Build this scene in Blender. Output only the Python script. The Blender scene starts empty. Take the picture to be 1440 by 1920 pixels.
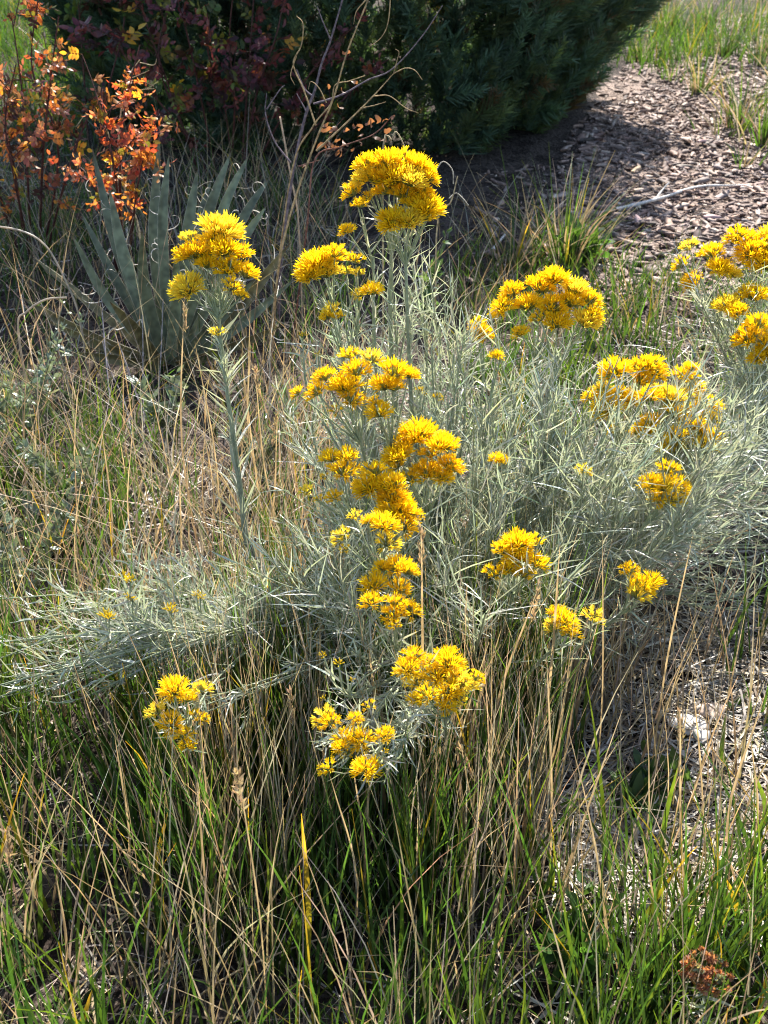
import bpy, math
import numpy as np
from mathutils import Matrix, Vector

# ------------------------------------------------------------------ camera, sky, sun, exposure
sc = bpy.context.scene
COL = sc.collection
CAM_H, PITCH, VFOV = 1.4, math.radians(30), math.radians(48)
cam_d = bpy.data.cameras.new('camera')
cam = bpy.data.objects.new('camera', cam_d)
COL.objects.link(cam)
cam.location = (0, 0, CAM_H)
cam.rotation_euler = (math.pi / 2 - PITCH, 0, 0)
cam_d.sensor_fit = 'VERTICAL'
cam_d.sensor_height = 24
cam_d.angle = VFOV
cam_d.lens = 12 / math.tan(VFOV / 2)
cam_d.clip_start, cam_d.clip_end = 0.02, 1000
cam_d.dof.use_dof = True
cam_d.dof.focus_distance = 2.0
cam_d.dof.aperture_fstop = 6.5
sc.camera = cam

SUN_EL, SUN_AZ = math.radians(45), math.radians(13)        # azimuth: to the right of straight ahead
SUN_DIR = Vector((math.sin(SUN_AZ) * math.cos(SUN_EL), math.cos(SUN_AZ) * math.cos(SUN_EL), math.sin(SUN_EL)))
w = bpy.data.worlds.new('World')
sc.world = w
w.use_nodes = True
nt = w.node_tree
sky = nt.nodes.new('ShaderNodeTexSky')
sky.sky_type = 'NISHITA'
sky.sun_disc = False
sky.sun_elevation = SUN_EL
sky.sun_rotation = SUN_AZ
nt.links.new(sky.outputs[0], nt.nodes['Background'].inputs[0])
nt.nodes['Background'].inputs[1].default_value = 0.10
sd = bpy.data.lights.new('sun', 'SUN')
sd.energy = 5.0
sd.angle = math.radians(0.5)
sd.color = (1, 0.95, 0.87)
so = bpy.data.objects.new('sun', sd)
COL.objects.link(so)
so.rotation_euler = (-SUN_DIR).to_track_quat('-Z', 'Y').to_euler()
vs = sc.view_settings
vs.view_transform, vs.look, vs.exposure, vs.gamma = 'Standard', 'None', 1.6, 1
vs.use_curve_mapping = False
sc.cycles.filter_width = 1.0
sc.cycles.max_bounces = 4
sc.cycles.transmission_bounces = 5
sc.cycles.diffuse_bounces = 3

# ------------------------------------------------------------------ helpers
rng = np.random.default_rng(11)
U = lambda a, b, n=None: rng.uniform(a, b, n)
F = 960 / math.tan(VFOV / 2)
CP, SP = math.cos(PITCH), math.sin(PITCH)
CAM = np.array([0, 0, CAM_H])


def gz(x, y):
    return 0.012 * np.sin(x * 3.1 + 0.7) * np.cos(y * 2.3) + 0.008 * np.sin(x * 7.3 + y * 5.1) + 0.02 * np.sin(x * .9 - y * .7)


def ray(x, y):
    a, b = (x - 720) / F, (960 - y) / F
    return np.array([a, CP + b * SP, -SP + b * CP])


def at(x, y, Y):
    d = ray(x, y)
    return CAM + d * (Y / d[1])


def gnd(x, y):
    d = ray(x, y)
    p = CAM + d * (CAM_H / -d[2])
    p[2] = gz(p[0], p[1])
    return p


def dist(p):
    return (p[1]) * CP + (CAM_H - p[2]) * SP


def unit(v):
    v = np.asarray(v, float)
    return v / np.maximum(np.linalg.norm(v, axis=-1, keepdims=True), 1e-9)


def spline(pts, n):
    P = np.asarray(pts, float)
    P = np.vstack([2 * P[0] - P[1], P, 2 * P[-1] - P[-2]])
    m = len(P) - 3
    out = []
    for u in np.linspace(0, m, n):
        i = min(int(u), m - 1)
        t = u - i
        a, b, c, d = P[i:i + 4]
        out.append(.5 * (2 * b + (c - a) * t + (2 * a - 5 * b + 4 * c - d) * t * t + (3 * b - a - 3 * c + d) * t ** 3))
    return np.array(out)


class Bag:
    """collects quads with a tint per vertex"""
    def __init__(self):
        self.v, self.q, self.c, self.n = [], [], [], 0

    def add(self, v, q, c):
        v = np.asarray(v, np.float32).reshape(-1, 3)
        q = np.asarray(q, np.int32).reshape(-1, 4)
        c = np.asarray(c, np.float32)
        c = np.broadcast_to(c, (len(v), 3)) if c.ndim == 1 else c.reshape(-1, 3)
        self.v.append(v)
        self.q.append(q + self.n)
        self.c.append(c)
        self.n += len(v)

    def mesh(self, name, mat, off=(0, 0, 0), smooth=True):
        v = np.concatenate(self.v) - np.asarray(off, np.float32)
        q = np.concatenate(self.q)
        c = np.concatenate(self.c)
        me = bpy.data.meshes.new(name)
        me.vertices.add(len(v))
        me.vertices.foreach_set('co', np.ascontiguousarray(v, np.float32).ravel())
        me.loops.add(q.size)
        me.loops.foreach_set('vertex_index', np.ascontiguousarray(q, np.int32).ravel())
        me.polygons.add(len(q))
        me.polygons.foreach_set('loop_start', np.arange(0, q.size, 4, dtype=np.int32))
        if smooth:
            me.polygons.foreach_set('use_smooth', np.ones(len(q), bool))
        at_ = me.attributes.new('tint', 'FLOAT_COLOR', 'POINT')
        at_.data.foreach_set('color', np.hstack([np.clip(c, 0, 1), np.ones((len(c), 1))]).astype(np.float32).ravel())
        me.update(calc_edges=True)
        me.materials.append(mat)
        return me


def ribbons(bag, P, W, S, C):
    """P n,k,3 centre lines; W n,k half widths; S n,3 or n,k,3 side vectors; C n,k,3 or n,3 or 3"""
    P = np.asarray(P, float)
    n, k, _ = P.shape
    S = np.asarray(S, float)
    if S.ndim == 2:
        S = np.repeat(S[:, None], k, 1)
    W = np.broadcast_to(W, (n, k))
    v = np.stack([P - S * W[..., None], P + S * W[..., None]], 2)
    i = np.arange(n * k * 2).reshape(n, k, 2)
    q = np.stack([i[:, :-1, 0], i[:, :-1, 1], i[:, 1:, 1], i[:, 1:, 0]], -1)
    C = np.asarray(C, float)
    if C.ndim == 1:
        C = np.broadcast_to(C, (n, k, 3))
    elif C.ndim == 2:
        C = np.repeat(C[:, None], k, 1)
    C = np.repeat(C[:, :, None], 2, 2)
    bag.add(v, q, C)


def tube(bag, P, R, C, sides=5):
    P = np.asarray(P, float)
    k = len(P)
    R = np.broadcast_to(R, (k,))
    T = unit(np.gradient(P, axis=0))
    ref = np.array([0, 1., 0]) if abs(T[:, 1]).mean() < .8 else np.array([1., 0, 0])
    A = unit(np.cross(T, ref))
    B = np.cross(T, A)
    th = np.linspace(0, 2 * np.pi, sides, endpoint=False)
    v = P[:, None] + R[:, None, None] * (np.cos(th)[None, :, None] * A[:, None] + np.sin(th)[None, :, None] * B[:, None])
    i = np.arange(k * sides).reshape(k, sides)
    j = np.roll(i, -1, 1)
    q = np.stack([i[:-1], j[:-1], j[1:], i[1:]], -1)
    C = np.asarray(C, float)
    if C.ndim == 2:
        C = np.repeat(C[:, None], sides, 1)
    bag.add(v, q, C)


def blades(bag, base, L, az, lean, bend, wid, C, k=5, taper=.75, bendaz=None):
    """grass-like blades: n of them, start at base, lean from the vertical, arch over by bend"""
    n = len(base)
    t = np.linspace(0, 1, k)[None, :, None]
    h = np.stack([np.cos(az), np.sin(az), np.zeros(n)], -1)
    bh = h if bendaz is None else np.stack([np.cos(bendaz), np.sin(bendaz), np.zeros(n)], -1)
    d = h * np.sin(lean)[:, None] + np.array([0, 0, 1.]) * np.cos(lean)[:, None]
    b = bh * bend[:, None] - np.array([0, 0, .55]) * (np.abs(bend) ** 1.4)[:, None]
    P = base[:, None] + L[:, None, None] * (d[:, None] * t + b[:, None] * t * t)
    fa = U(0, np.pi, n)
    S = np.stack([np.cos(fa), np.sin(fa), U(-.2, .2, n)], -1)
    prof = np.clip(1 - np.maximum(t[..., 0] - (1 - taper), 0) / taper, .06, 1) ** .8
    ribbons(bag, P, wid[:, None] * prof, S, C)


def set_props(o, label=None, cat=None, group=None, kind=None):
    for a, b in (('label', label), ('category', cat), ('group', group), ('kind', kind)):
        if b:
            o[a] = b
    return o


def link(name, data, parent=None, M=None):
    o = bpy.data.objects.new(name, data)
    COL.objects.link(o)
    if parent:
        o.parent = parent
    if M is not None:
        o.matrix_basis = M
    return o


def thing(name, loc, label, cat, group=None):
    o = link(name, None)
    o.location = tuple(loc)
    o.empty_display_size = .05
    return set_props(o, label, cat, group)


def frame(z, roll=0., x_hint=None):
    """rotation whose Z axis is z"""
    z = Vector(z).normalized()
    x = Vector(x_hint) if x_hint is not None else Vector((1, .13, .07))
    y = z.cross(x)
    if y.length < 1e-4:
        y = z.cross(Vector((0, 1, 0)))
    y.normalize()
    x = y.cross(z)
    m = Matrix((x, y, z)).transposed().to_4x4()
    return m @ Matrix.Rotation(roll, 4, 'Z')


def place(loc, rot, s=1.):
    return Matrix.Translation(Vector(loc)) @ rot @ Matrix.Scale(s, 4)


def in_poly(x, y, poly):
    r = np.zeros(len(x), bool)
    j = len(poly) - 1
    for i in range(len(poly)):
        xi, yi = poly[i]
        xj, yj = poly[j]
        c = ((yi > y) != (yj > y)) & (x < (xj - xi) * (y - yi) / (yj - yi + 1e-12) + xi)
        r ^= c
        j = i
    return r


def scatter(pix, n, world=False, clump=0., cn=30):
    """n points spread evenly over a patch of ground whose corners are given"""
    poly = [tuple(p) for p in pix] if world else [tuple(gnd(*p)[:2]) for p in pix]
    a = np.array(poly)
    lo, hi = a.min(0), a.max(0)
    out = np.zeros((0, 2))
    cen = None
    while len(out) < n:
        p = U(0, 1, (max(4 * n, 400), 2)) * (hi - lo) + lo
        p = p[in_poly(p[:, 0], p[:, 1], poly)]
        if clump > 0:
            if cen is None:
                cen = p[:cn]
            m = rng.random(len(p)) < .75
            c = cen[rng.integers(0, len(cen), len(p))] + rng.normal(0, clump, p.shape)
            p = np.where(m[:, None], c, p)
        out = np.vstack([out, p])
    out = out[rng.permutation(len(out))[:n]]
    return np.column_stack([out, gz(out[:, 0], out[:, 1])])


def jit(c, n, s=.2, hs=.06):
    c = np.asarray(c, float)
    return np.clip(c * (1 + rng.normal(0, s, (n, 1))) * (1 + rng.normal(0, hs, (n, 3))), .002, 1)


# ------------------------------------------------------------------ materials
def plant_mat(name, transl=.4, rough=.5, spec=.35, tcol=(1.5, 1.35, .55), mottle=.25, mscale=60, bump=0., bscale=250):
    m = bpy.data.materials.new(name)
    m.use_nodes = True
    n, l = m.node_tree.nodes, m.node_tree.links
    p = n['Principled BSDF']
    out = n['Material Output']
    a = n.new('ShaderNodeAttribute')
    a.attribute_name = 'tint'
    tc = n.new('ShaderNodeTexCoord')
    no = n.new('ShaderNodeTexNoise')
    no.inputs['Scale'].default_value = mscale
    no.inputs['Detail'].default_value = 1
    l.new(tc.outputs['Object'], no.inputs['Vector'])
    mr = n.new('ShaderNodeMapRange')
    mr.inputs['From Min'].default_value, mr.inputs['From Max'].default_value = .3, .7
    mr.inputs['To Min'].default_value, mr.inputs['To Max'].default_value = 1 - mottle, 1 + mottle
    l.new(no.outputs['Fac'], mr.inputs['Value'])
    mul = n.new('ShaderNodeVectorMath')
    mul.operation = 'SCALE'
    l.new(a.outputs['Color'], mul.inputs[0])
    l.new(mr.outputs[0], mul.inputs['Scale'])
    l.new(mul.outputs[0], p.inputs['Base Color'])
    p.inputs['Roughness'].default_value = rough
    p.inputs['Specular IOR Level'].default_value = spec
    if bump:
        nb = n.new('ShaderNodeTexNoise')
        nb.inputs['Scale'].default_value, nb.inputs['Detail'].default_value = bscale, 0
        l.new(tc.outputs['Object'], nb.inputs['Vector'])
        bp = n.new('ShaderNodeBump')
        bp.inputs['Strength'].default_value, bp.inputs['Distance'].default_value = bump, .004
        l.new(nb.outputs['Fac'], bp.inputs['Height'])
        l.new(bp.outputs[0], p.inputs['Normal'])
    if transl > 0:
        tr = n.new('ShaderNodeBsdfTranslucent')
        m2 = n.new('ShaderNodeVectorMath')
        m2.operation = 'MULTIPLY'
        m2.inputs[1].default_value = tcol
        l.new(mul.outputs[0], m2.inputs[0])
        l.new(m2.outputs[0], tr.inputs['Color'])
        mx = n.new('ShaderNodeMixShader')
        mx.inputs[0].default_value = transl
        l.new(p.outputs[0], mx.inputs[1])
        l.new(tr.outputs[0], mx.inputs[2])
        l.new(mx.outputs[0], out.inputs['Surface'])
    return m


M_GRASS = plant_mat('grass_blade', .45, .4, .5, (1.35, 1.4, .45), .42, 28)
M_STRAW = plant_mat('straw', .36, .42, .5, (1.05, .93, .72), .38, 30)
M_SILVER = plant_mat('silver_leaf', .3, .33, 1., (1.2, 1.2, .75), .12, 90, .7, 160)
M_STEM = plant_mat('green_stem', .0, .5, .35, mottle=.2, mscale=120)
M_PETAL = plant_mat('yellow_floret', .55, .5, .25, (1.02, .96, .42), .10, 200)
M_YUCCA = plant_mat('yucca_leaf', .15, .5, .4, (1.3, 1.4, .5), .38, 38)
M_FIBRE = plant_mat('yucca_fibre', .35, .5, .3, (1, 1, 1), .1, 60)
M_AUTUMN = plant_mat('autumn_leaf', .5, .42, .4, (1.7, 1.25, .6), .3, 90)
M_WOOD = plant_mat('bark', .0, .8, .25, mottle=.45, mscale=90)
M_JUNIPER = plant_mat('juniper_foliage', .3, .55, .3, (1.5, 1.6, .6), .3, 30)
M_CHIP = plant_mat('wood_chip', .0, .75, .3, mottle=.35, mscale=70)
M_LITTER = plant_mat('litter', .1, .55, .4, (1, 1, .8), .25, 60)


def soil_mat(name, k):
    m = bpy.data.materials.new(name)
    m.use_nodes = True
    n, l = m.node_tree.nodes, m.node_tree.links
    p = n['Principled BSDF']
    tc = n.new('ShaderNodeTexCoord')
    n1 = n.new('ShaderNodeTexNoise')
    n1.inputs['Scale'].default_value, n1.inputs['Detail'].default_value = 9, 8
    n2 = n.new('ShaderNodeTexNoise')
    n2.inputs['Scale'].default_value, n2.inputs['Detail'].default_value = 70, 6
    vo = n.new('ShaderNodeTexVoronoi')
    vo.inputs['Scale'].default_value = 55
    for x in (n1, n2, vo):
        l.new(tc.outputs['Object'], x.inputs['Vector'])
    add = n.new('ShaderNodeMath')
    add.operation = 'ADD'
    l.new(n1.outputs['Fac'], add.inputs[0])
    l.new(n2.outputs['Fac'], add.inputs[1])
    cr = n.new('ShaderNodeValToRGB')
    l.new(add.outputs[0], cr.inputs[0])
    e = cr.color_ramp.elements
    e[0].position, e[0].color = .62, (.035 * k, .024 * k, .018 * k, 1)
    e[1].position, e[1].color = 1.35, (.30 * k, .23 * k, .19 * k, 1)
    x = cr.color_ramp.elements.new(.95)
    x.color = (.12 * k, .085 * k, .068 * k, 1)
    l.new(cr.outputs[0], p.inputs['Base Color'])
    p.inputs['Roughness'].default_value = .95
    p.inputs['Specular IOR Level'].default_value = .15
    b = n.new('ShaderNodeBump')
    b.inputs['Strength'].default_value, b.inputs['Distance'].default_value = .9, .02
    ad2 = n.new('ShaderNodeMath')
    ad2.operation = 'SUBTRACT'
    l.new(n2.outputs['Fac'], ad2.inputs[0])
    l.new(vo.outputs['Distance'], ad2.inputs[1])
    l.new(ad2.outputs[0], b.inputs['Height'])
    l.new(b.outputs[0], p.inputs['Normal'])
    return m


M_SOIL = soil_mat('soil', .26)
M_PATH = soil_mat('path_soil', 1.)

# ------------------------------------------------------------------ ground and mulch path
def grid_ground(name, xs, ys, dz, mat, inside=None):
    X, Y = np.meshgrid(xs, ys)
    Z = gz(X, Y) * np.clip(2 - np.hypot(X, Y - 4) / 14, 0, 1) + dz
    v = np.stack([X, Y, Z], -1).reshape(-1, 3)
    i = np.arange(v.shape[0]).reshape(len(ys), len(xs))
    q = np.stack([i[:-1, :-1], i[:-1, 1:], i[1:, 1:], i[1:, :-1]], -1).reshape(-1, 4)
    if inside is not None:
        c = v[q].mean(1)
        q = q[in_poly(c[:, 0], c[:, 1], inside)]
    b = Bag()
    b.add(v, q, (.1, .08, .06))
    return link(name, b.mesh(name, mat))


gx = np.concatenate([[-300, -120, -60, -30], np.linspace(-14, 14, 140), [30, 60, 120, 300]])
gy = np.concatenate([[-300, -100, -40, -15], np.linspace(-6, 20, 130), [40, 80, 160, 500]])
set_props(grid_ground('ground', gx, gy, 0, M_SOIL), kind='structure')

PATH_PX = [(1120, 175), (1230, 90), (1330, 40), (1500, 20), (2050, 60), (1800, 470), (1440, 545), (1180, 560), (1050, 545),
           (1010, 470), (1030, 370), (1090, 290)]
PATH = [tuple(gnd(*p)[:2]) for p in PATH_PX]
path_o = grid_ground('mulch_path', np.linspace(-.5, 8, 150), np.linspace(3.5, 14, 180), .004, M_PATH, PATH)
set_props(path_o, kind='structure')


def chip_mesh(k):
    """a splintered wood chip, about 1 long"""
    r = np.random.default_rng(k)
    b = Bag()
    n = 4
    xs = np.linspace(-.5, .5, n)
    wy = (.17 + r.uniform(-.05, .09, n)) * np.array([.55, 1, 1, .5])
    th = .08 + r.uniform(-.02, .05, n)
    bow = r.uniform(-.08, .08) * (1 - (2 * xs) ** 2)
    off = r.uniform(-.05, .05, n)
    ring = np.stack([np.stack([xs, off - wy, bow - th], -1), np.stack([xs, off + wy, bow - th], -1),
                     np.stack([xs, off + wy * .8, bow + th], -1), np.stack([xs, off - wy * .9, bow + th], -1)], 1)
    i = np.arange(n * 4).reshape(n, 4)
    j = np.roll(i, -1, 1)
    q = np.stack([i[:-1], j[:-1], j[1:], i[1:]], -1).reshape(-1, 4)
    q = np.vstack([q, i[0][None], i[-1][None, ::-1]])
    b.add(ring, q, (1, 1, 1))
    return b


CHIP_COL = np.array([[.20, .14, .115], [.29, .21, .175], [.14, .10, .085], [.38, .30, .25], [.24, .19, .17], [.50, .42, .35], [.34, .235, .18], [.09, .065, .055]])
CHIP_P = np.array([.20, .2, .17, .12, .12, .06, .08, .05])
chips = [chip_mesh(i) for i in range(8)]
chip_me = []
for i in range(24):
    b = chips[i % 8]
    bb = Bag()
    bb.add(b.v[0], b.q[0], jit(CHIP_COL[rng.choice(8, p=CHIP_P)] * .9, 1)[0])
    chip_me.append(bb.mesh('wood_chip', M_CHIP, smooth=False))
near_px = [(1040, 560), (1010, 440), (1050, 330), (1100, 250), (1460, 250), (1470, 560), (1200, 580)]
pts = scatter(near_px, 295)
for p in pts:
    s = .02 + .07 * rng.random() ** 2.2
    R = Matrix.Rotation(U(0, 6.28), 4, 'Z') @ Matrix.Rotation(rng.normal(0, .22), 4, 'Y') @ Matrix.Rotation(rng.normal(0, .3), 4, 'X')
    link('wood_chip', chip_me[rng.integers(24)], path_o, place((p[0], p[1], p[2] + .004 + s * .1 + U(0, .012)), R, s))
bag = Bag()
pts = np.vstack([scatter(PATH, 8500, world=True), scatter([(1020, 600), (990, 400), (1080, 240), (1500, 30), (1560, 600)], 6500),
                 scatter([(860, 520), (900, 340), (1100, 280), (1000, 560)], 200)])
for b8 in range(8):
    sel = pts[b8::8]
    n = len(sel)
    V, Q = chips[b8].v[0], chips[b8].q[0]
    a, ty, tx = U(0, 6.28, n), rng.normal(0, .22, n), rng.normal(0, .25, n)
    s = .010 + .055 * rng.random(n) ** 2.4
    ca, sa = np.cos(a), np.sin(a)
    x = V[None, :, 0] * s[:, None] * 1.15
    y = V[None, :, 1] * s[:, None]
    z = V[None, :, 2] * s[:, None] + x * ty[:, None] + y * tx[:, None]
    W = np.stack([x * ca[:, None] - y * sa[:, None] + sel[:, None, 0], x * sa[:, None] + y * ca[:, None] + sel[:, None, 1],
                  z + sel[:, None, 2] + .006 + U(0, .012, (n, 1))], -1)
    q = (Q[None] + (np.arange(n) * len(V))[:, None, None]).reshape(-1, 4)
    c = CHIP_COL[rng.choice(8, n, p=CHIP_P)] * np.array([.90, .86, .84]) * (1 + rng.normal(0, .15, (n, 1)))
    bag.add(W, q, np.repeat(c[:, None], len(V), 1))
set_props(link('wood_mulch', bag.mesh('wood_mulch', M_CHIP, smooth=False), path_o), kind='stuff')

# ------------------------------------------------------------------ juniper
JC = np.array([-.25, 7.45, 0.])


def crown_r(z, az):
    t = np.clip(z / 3.5, 0, 1)
    r = 1.72 * np.interp(t, [0, .06, .2, .4, .6, .8, .93, 1], [.74, .84, .95, 1, .88, .66, .38, .1])
    return r * (1 + .07 * np.sin(az * 5 + z * 2.1) + .06 * np.sin(az * 9 - z * 4.3) + .05 * np.sin(az * 17 + z * 9))


def plume(r, nb=84, L=1.):
    """feathery spray pointing along +Z, 1 long: ribbons n,k,3"""
    t = np.sort(r.uniform(.02, 1, nb))
    az = r.uniform(0, 6.28, nb)
    bl = L * (.27 * (1 - .72 * t) + .07) * r.uniform(.7, 1.25, nb)
    out = np.stack([np.cos(az), np.sin(az), np.zeros(nb)], -1)
    d = unit(out * .75 + np.array([0, 0, 1.]) * r.uniform(.5, 1.1, (nb, 1)))
    base = np.stack([.03 * np.sin(t * 5), .03 * np.cos(t * 4), t * .9], -1)
    s = np.linspace(0, 1, 2)[None, :, None]
    P = base[:, None] + bl[:, None, None] * (d[:, None] * s + np.array([0, 0, .22]) * s * s)
    S = unit(np.cross(d, r.normal(0, 1, (nb, 3))))
    return P, S


jb = Bag()
juni = thing('juniper_tree', (JC[0], JC[1], gz(JC[0], JC[1])), 'large dark green feathery juniper shading the ground beside the mulch path', 'juniper')
NPL = 4600
plv = [plume(np.random.default_rng(100 + i)) for i in range(10)]
zz = np.where(rng.random(NPL) < .72, U(.03, 1.25, NPL), U(1.0, 3.4, NPL))
front = rng.random(NPL) < .72
azz = np.where(front, U(-np.pi - .25, .25, NPL), U(0, 6.28, NPL))
dep = 1.04 - .36 * rng.random(NPL) ** 1.5 + np.where(rng.random(NPL) < .12, U(0, .09, NPL), 0)
rr = crown_r(zz, azz) * dep
cen = np.stack([JC[0] + rr * np.cos(azz), JC[1] + rr * np.sin(azz), zz], -1)
for v_ in range(10):
    P0, S0 = plv[v_]
    sel = np.arange(v_, NPL, 10)
    n = len(sel)
    a = azz[sel]
    zax = unit(np.stack([np.cos(a) * .75, np.sin(a) * .75, U(.35, 1.1, n)], -1) + rng.normal(0, .22, (n, 3)))
    xax = unit(np.cross(zax, rng.normal(0, 1, (n, 3))))
    yax = np.cross(zax, xax)
    sc_ = U(.16, .34, n) * np.where(zz[sel] > 1.4, 1.5, 1.)
    Rm = np.stack([xax, yax, zax], -1) * sc_[:, None, None]
    P = np.einsum('nij,bkj->nbki', Rm, P0) + (cen[sel] - zax * sc_[:, None] * .5)[:, None, None]
    S = np.einsum('nij,bj->nbi', Rm / sc_[:, None, None], S0)
    nb = P0.shape[0]
    wid = np.repeat((sc_ * .0135)[:, None], nb, 1).reshape(-1, 1) * np.array([[1, .4]])
    base_c = np.where(rng.random((n, 1)) < .75, np.array([[.075, .125, .085]]), np.array([[.105, .14, .065]])) * (1 + rng.normal(0, .25, (n, 1)))
    base_c = np.where(rng.random((n, 1)) < .06, np.array([[.13, .085, .05]]), base_c)
    c = np.repeat(base_c[:, None], nb, 1).reshape(-1, 3)
    ribbons(jb, P.reshape(-1, 2, 3), wid, S.reshape(-1, 3), c)
cr_o = link('crown', jb.mesh('crown', M_JUNIPER, JC), juni)
tb = Bag()
tube(tb, spline([JC + (0, 0, -.05), JC + (.05, .03, .8), JC + (-.04, 0, 1.7), JC + (0, .02, 2.8)], 12), np.linspace(.13, .03, 12), (.10, .07, .055), 9)
link('trunk', tb.mesh('trunk', M_WOOD, JC), juni)
for i in range(26):
    a, z = U(0, 6.28), U(.15, 2.2)
    tb = Bag()
    r = crown_r(z, a) * .85
    e = JC + np.array([r * math.cos(a), r * math.sin(a), z + .45])
    tube(tb, spline([JC + (0, 0, max(z - .1, .02)), (JC + e) / 2 + (0, 0, z * .5 - .1), e], 8), np.linspace(.035, .008, 8), (.11, .075, .055), 5)
    link('branch', tb.mesh('branch', M_WOOD, JC), juni)

# ------------------------------------------------------------------ autumn rose shrubs (compound leaves on stems)
AUT = {'orange': (.48, .19, .06), 'red': (.36, .085, .05), 'salmon': (.45, .21, .14), 'yellow': (.55, .33, .04), 'olive': (.14, .15, .035),
       'purple': (.16, .055, .065), 'dark': (.055, .028, .026), 'green': (.07, .11, .03), 'rust': (.22, .08, .04)}


def rose_leaf_mesh(col, k, pale=0):
    r = np.random.default_rng(k)
    b = Bag()
    tube(b, spline([(0, 0, 0), (.0, .03, .5), (0, 0, 1.)], 5), .012, np.array(AUT[col]) * .6, 3)
    nl = 5 if k % 2 else 7
    for i in range(nl):
        side = 0 if i == nl - 1 else (1 if i % 2 else -1)
        z = 1. if side == 0 else .25 + .6 * (i // 2) / (nl // 2)
        d = unit(np.array([side * .9, r.uniform(-.25, .25), .45 if side else 1.]))
        L = r.uniform(.38, .52)
        s = unit(np.cross(d, np.array([0, 1., 0])) + r.normal(0, .25, 3))
        nrm = np.cross(d, s)
        t = np.linspace(0, 1, 5)
        cl = np.array([0, .03, z]) + d * (t * L)[:, None] - nrm * (.10 * t * t)[:, None] * r.choice([-1, 1])
        wd = L * .29 * np.array([.12, .85, 1, .68, .05])
        cc = np.array(AUT[col]) * r.uniform(.7, 1.35) * np.array([1, r.uniform(.75, 1.3), 1])
        fold = nrm * .25
        L_, R_ = cl - s * wd[:, None] + fold * wd[:, None], cl + s * wd[:, None] + fold * wd[:, None]
        v = np.stack([L_, cl, R_], 1)
        ii = np.arange(15).reshape(5, 3)
        q = np.stack([ii[:-1, :-1], ii[:-1, 1:], ii[1:, 1:], ii[1:, :-1]], -1)
        b.add(v, q, cc)
    return b.mesh('leaf', M_AUTUMN)


ROSE = {c: [rose_leaf_mesh(c, 10 * i + k) for k in range(4)] for i, c in enumerate(AUT)}


def shrub(name, label, cat, base, stems, colors, probs, lsize, per_m, stem_col=(.09, .035, .03), stem_r=.0055, start=.3, group=None):
    base = np.asarray(base, float)
    t = thing(name, base, label, cat, group)
    for pts in stems:
        P = spline(pts, 14)
        b = Bag()
        L = np.linalg.norm(np.diff(P, axis=0), axis=1).sum()
        tube(b, P, np.linspace(stem_r, stem_r * .35, 14), stem_col, 5)
        tips = []
        for j in range(int(L * 5)):                                   # twigs
            u = U(start * .8, .97)
            i = int(u * 13)
            o = P[i]
            d = unit(unit(P[min(i + 1, 13)] - P[i - 1]) * .6 + rng.normal(0, .6, 3))
            l = U(.07, .2)
            Q = spline([o, o + d * l * .5 + (0, 0, .01), o + d * l + (0, 0, -.01)], 5)
            tube(b, Q, np.linspace(stem_r * .4, stem_r * .2, 5), stem_col, 3)
            tips.append(Q)
        so_ = link('stem', b.mesh('stem', M_WOOD, base), t)
        for j in range(int(L * per_m)):
            if tips and rng.random() < .7:
                Q = tips[rng.integers(len(tips))]
                o = Q[rng.integers(1, 5)]
            else:
                o = P[int(U(start, 1) * 13)]
            d = unit(rng.normal(0, 1, 3) * (1, 1, .5) + (0, 0, .15))
            me = ROSE[rng.choice(colors, p=probs)][rng.integers(4)]
            link('leaf', me, so_, place(o - base, frame(d, U(0, 6.28)), lsize * U(.75, 1.25)))
    return t


def px_stems(lst):
    """stems given by picture points and the Y they stand at"""
    out = []
    for s in lst:
        out.append([at(x, y, Y) if g else gnd(x, y) for (x, y, Y, g) in s])
    return out


def st(base, *pts):
    return [(base[0], base[1], 0, 0)] + [(x, y, Y, 1) for x, y, Y in pts]


b1 = gnd(70, 495)
shrub('rose_shrub', 'tall dense rose shrub with orange and red autumn leaves on dark stems', 'rose bush', b1,
      px_stems([st((60, 495), (50, 300, 4.00), (40, 160, 4.05), (20, 20, 4.05)), st((75, 495), (80, 300, 3.95), (95, 150, 3.90), (110, 30, 3.85)),
                st((50, 490), (20, 280, 4.05), (-30, 120, 4.15)), st((80, 495), (110, 280, 4.05), (60, 130, 4.10), (75, -30, 4.05)),
                st((40, 495), (-40, 250, 3.95), (-110, 90, 3.95)), st((85, 495), (125, 330, 4.00), (160, 230, 4.05), (190, 180, 4.05)),
                st((60, 500), (30, 350, 3.85), (10, 230, 3.80), (30, 120, 3.75))]),
      ['orange', 'red', 'salmon', 'yellow', 'olive', 'dark', 'rust'], [.16, .04, .22, .06, .12, .22, .18], .046, 42)
b2 = gnd(235, 535)
shrub('rose_shrub', 'slender rose shoots with bright orange leaf sprays rising behind the yucca leaf tips', 'rose bush', b2,
      px_stems([st((235, 535), (225, 330, 3.65), (235, 200, 3.65), (262, 85, 3.65)), st((245, 535), (250, 350, 3.65), (280, 270, 3.65), (298, 205, 3.70)),
                st((225, 535), (185, 370, 3.70), (150, 330, 3.70)), st((240, 535), (215, 320, 3.55), (195, 240, 3.55), (190, 165, 3.55)),
                st((240, 540), (255, 370, 3.60), (268, 300, 3.55))]),
      ['orange', 'red', 'salmon', 'yellow', 'rust', 'olive'], [.3, .13, .27, .12, .12, .06], .042, 38, start=.45)
b3 = gnd(420, 350)
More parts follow.
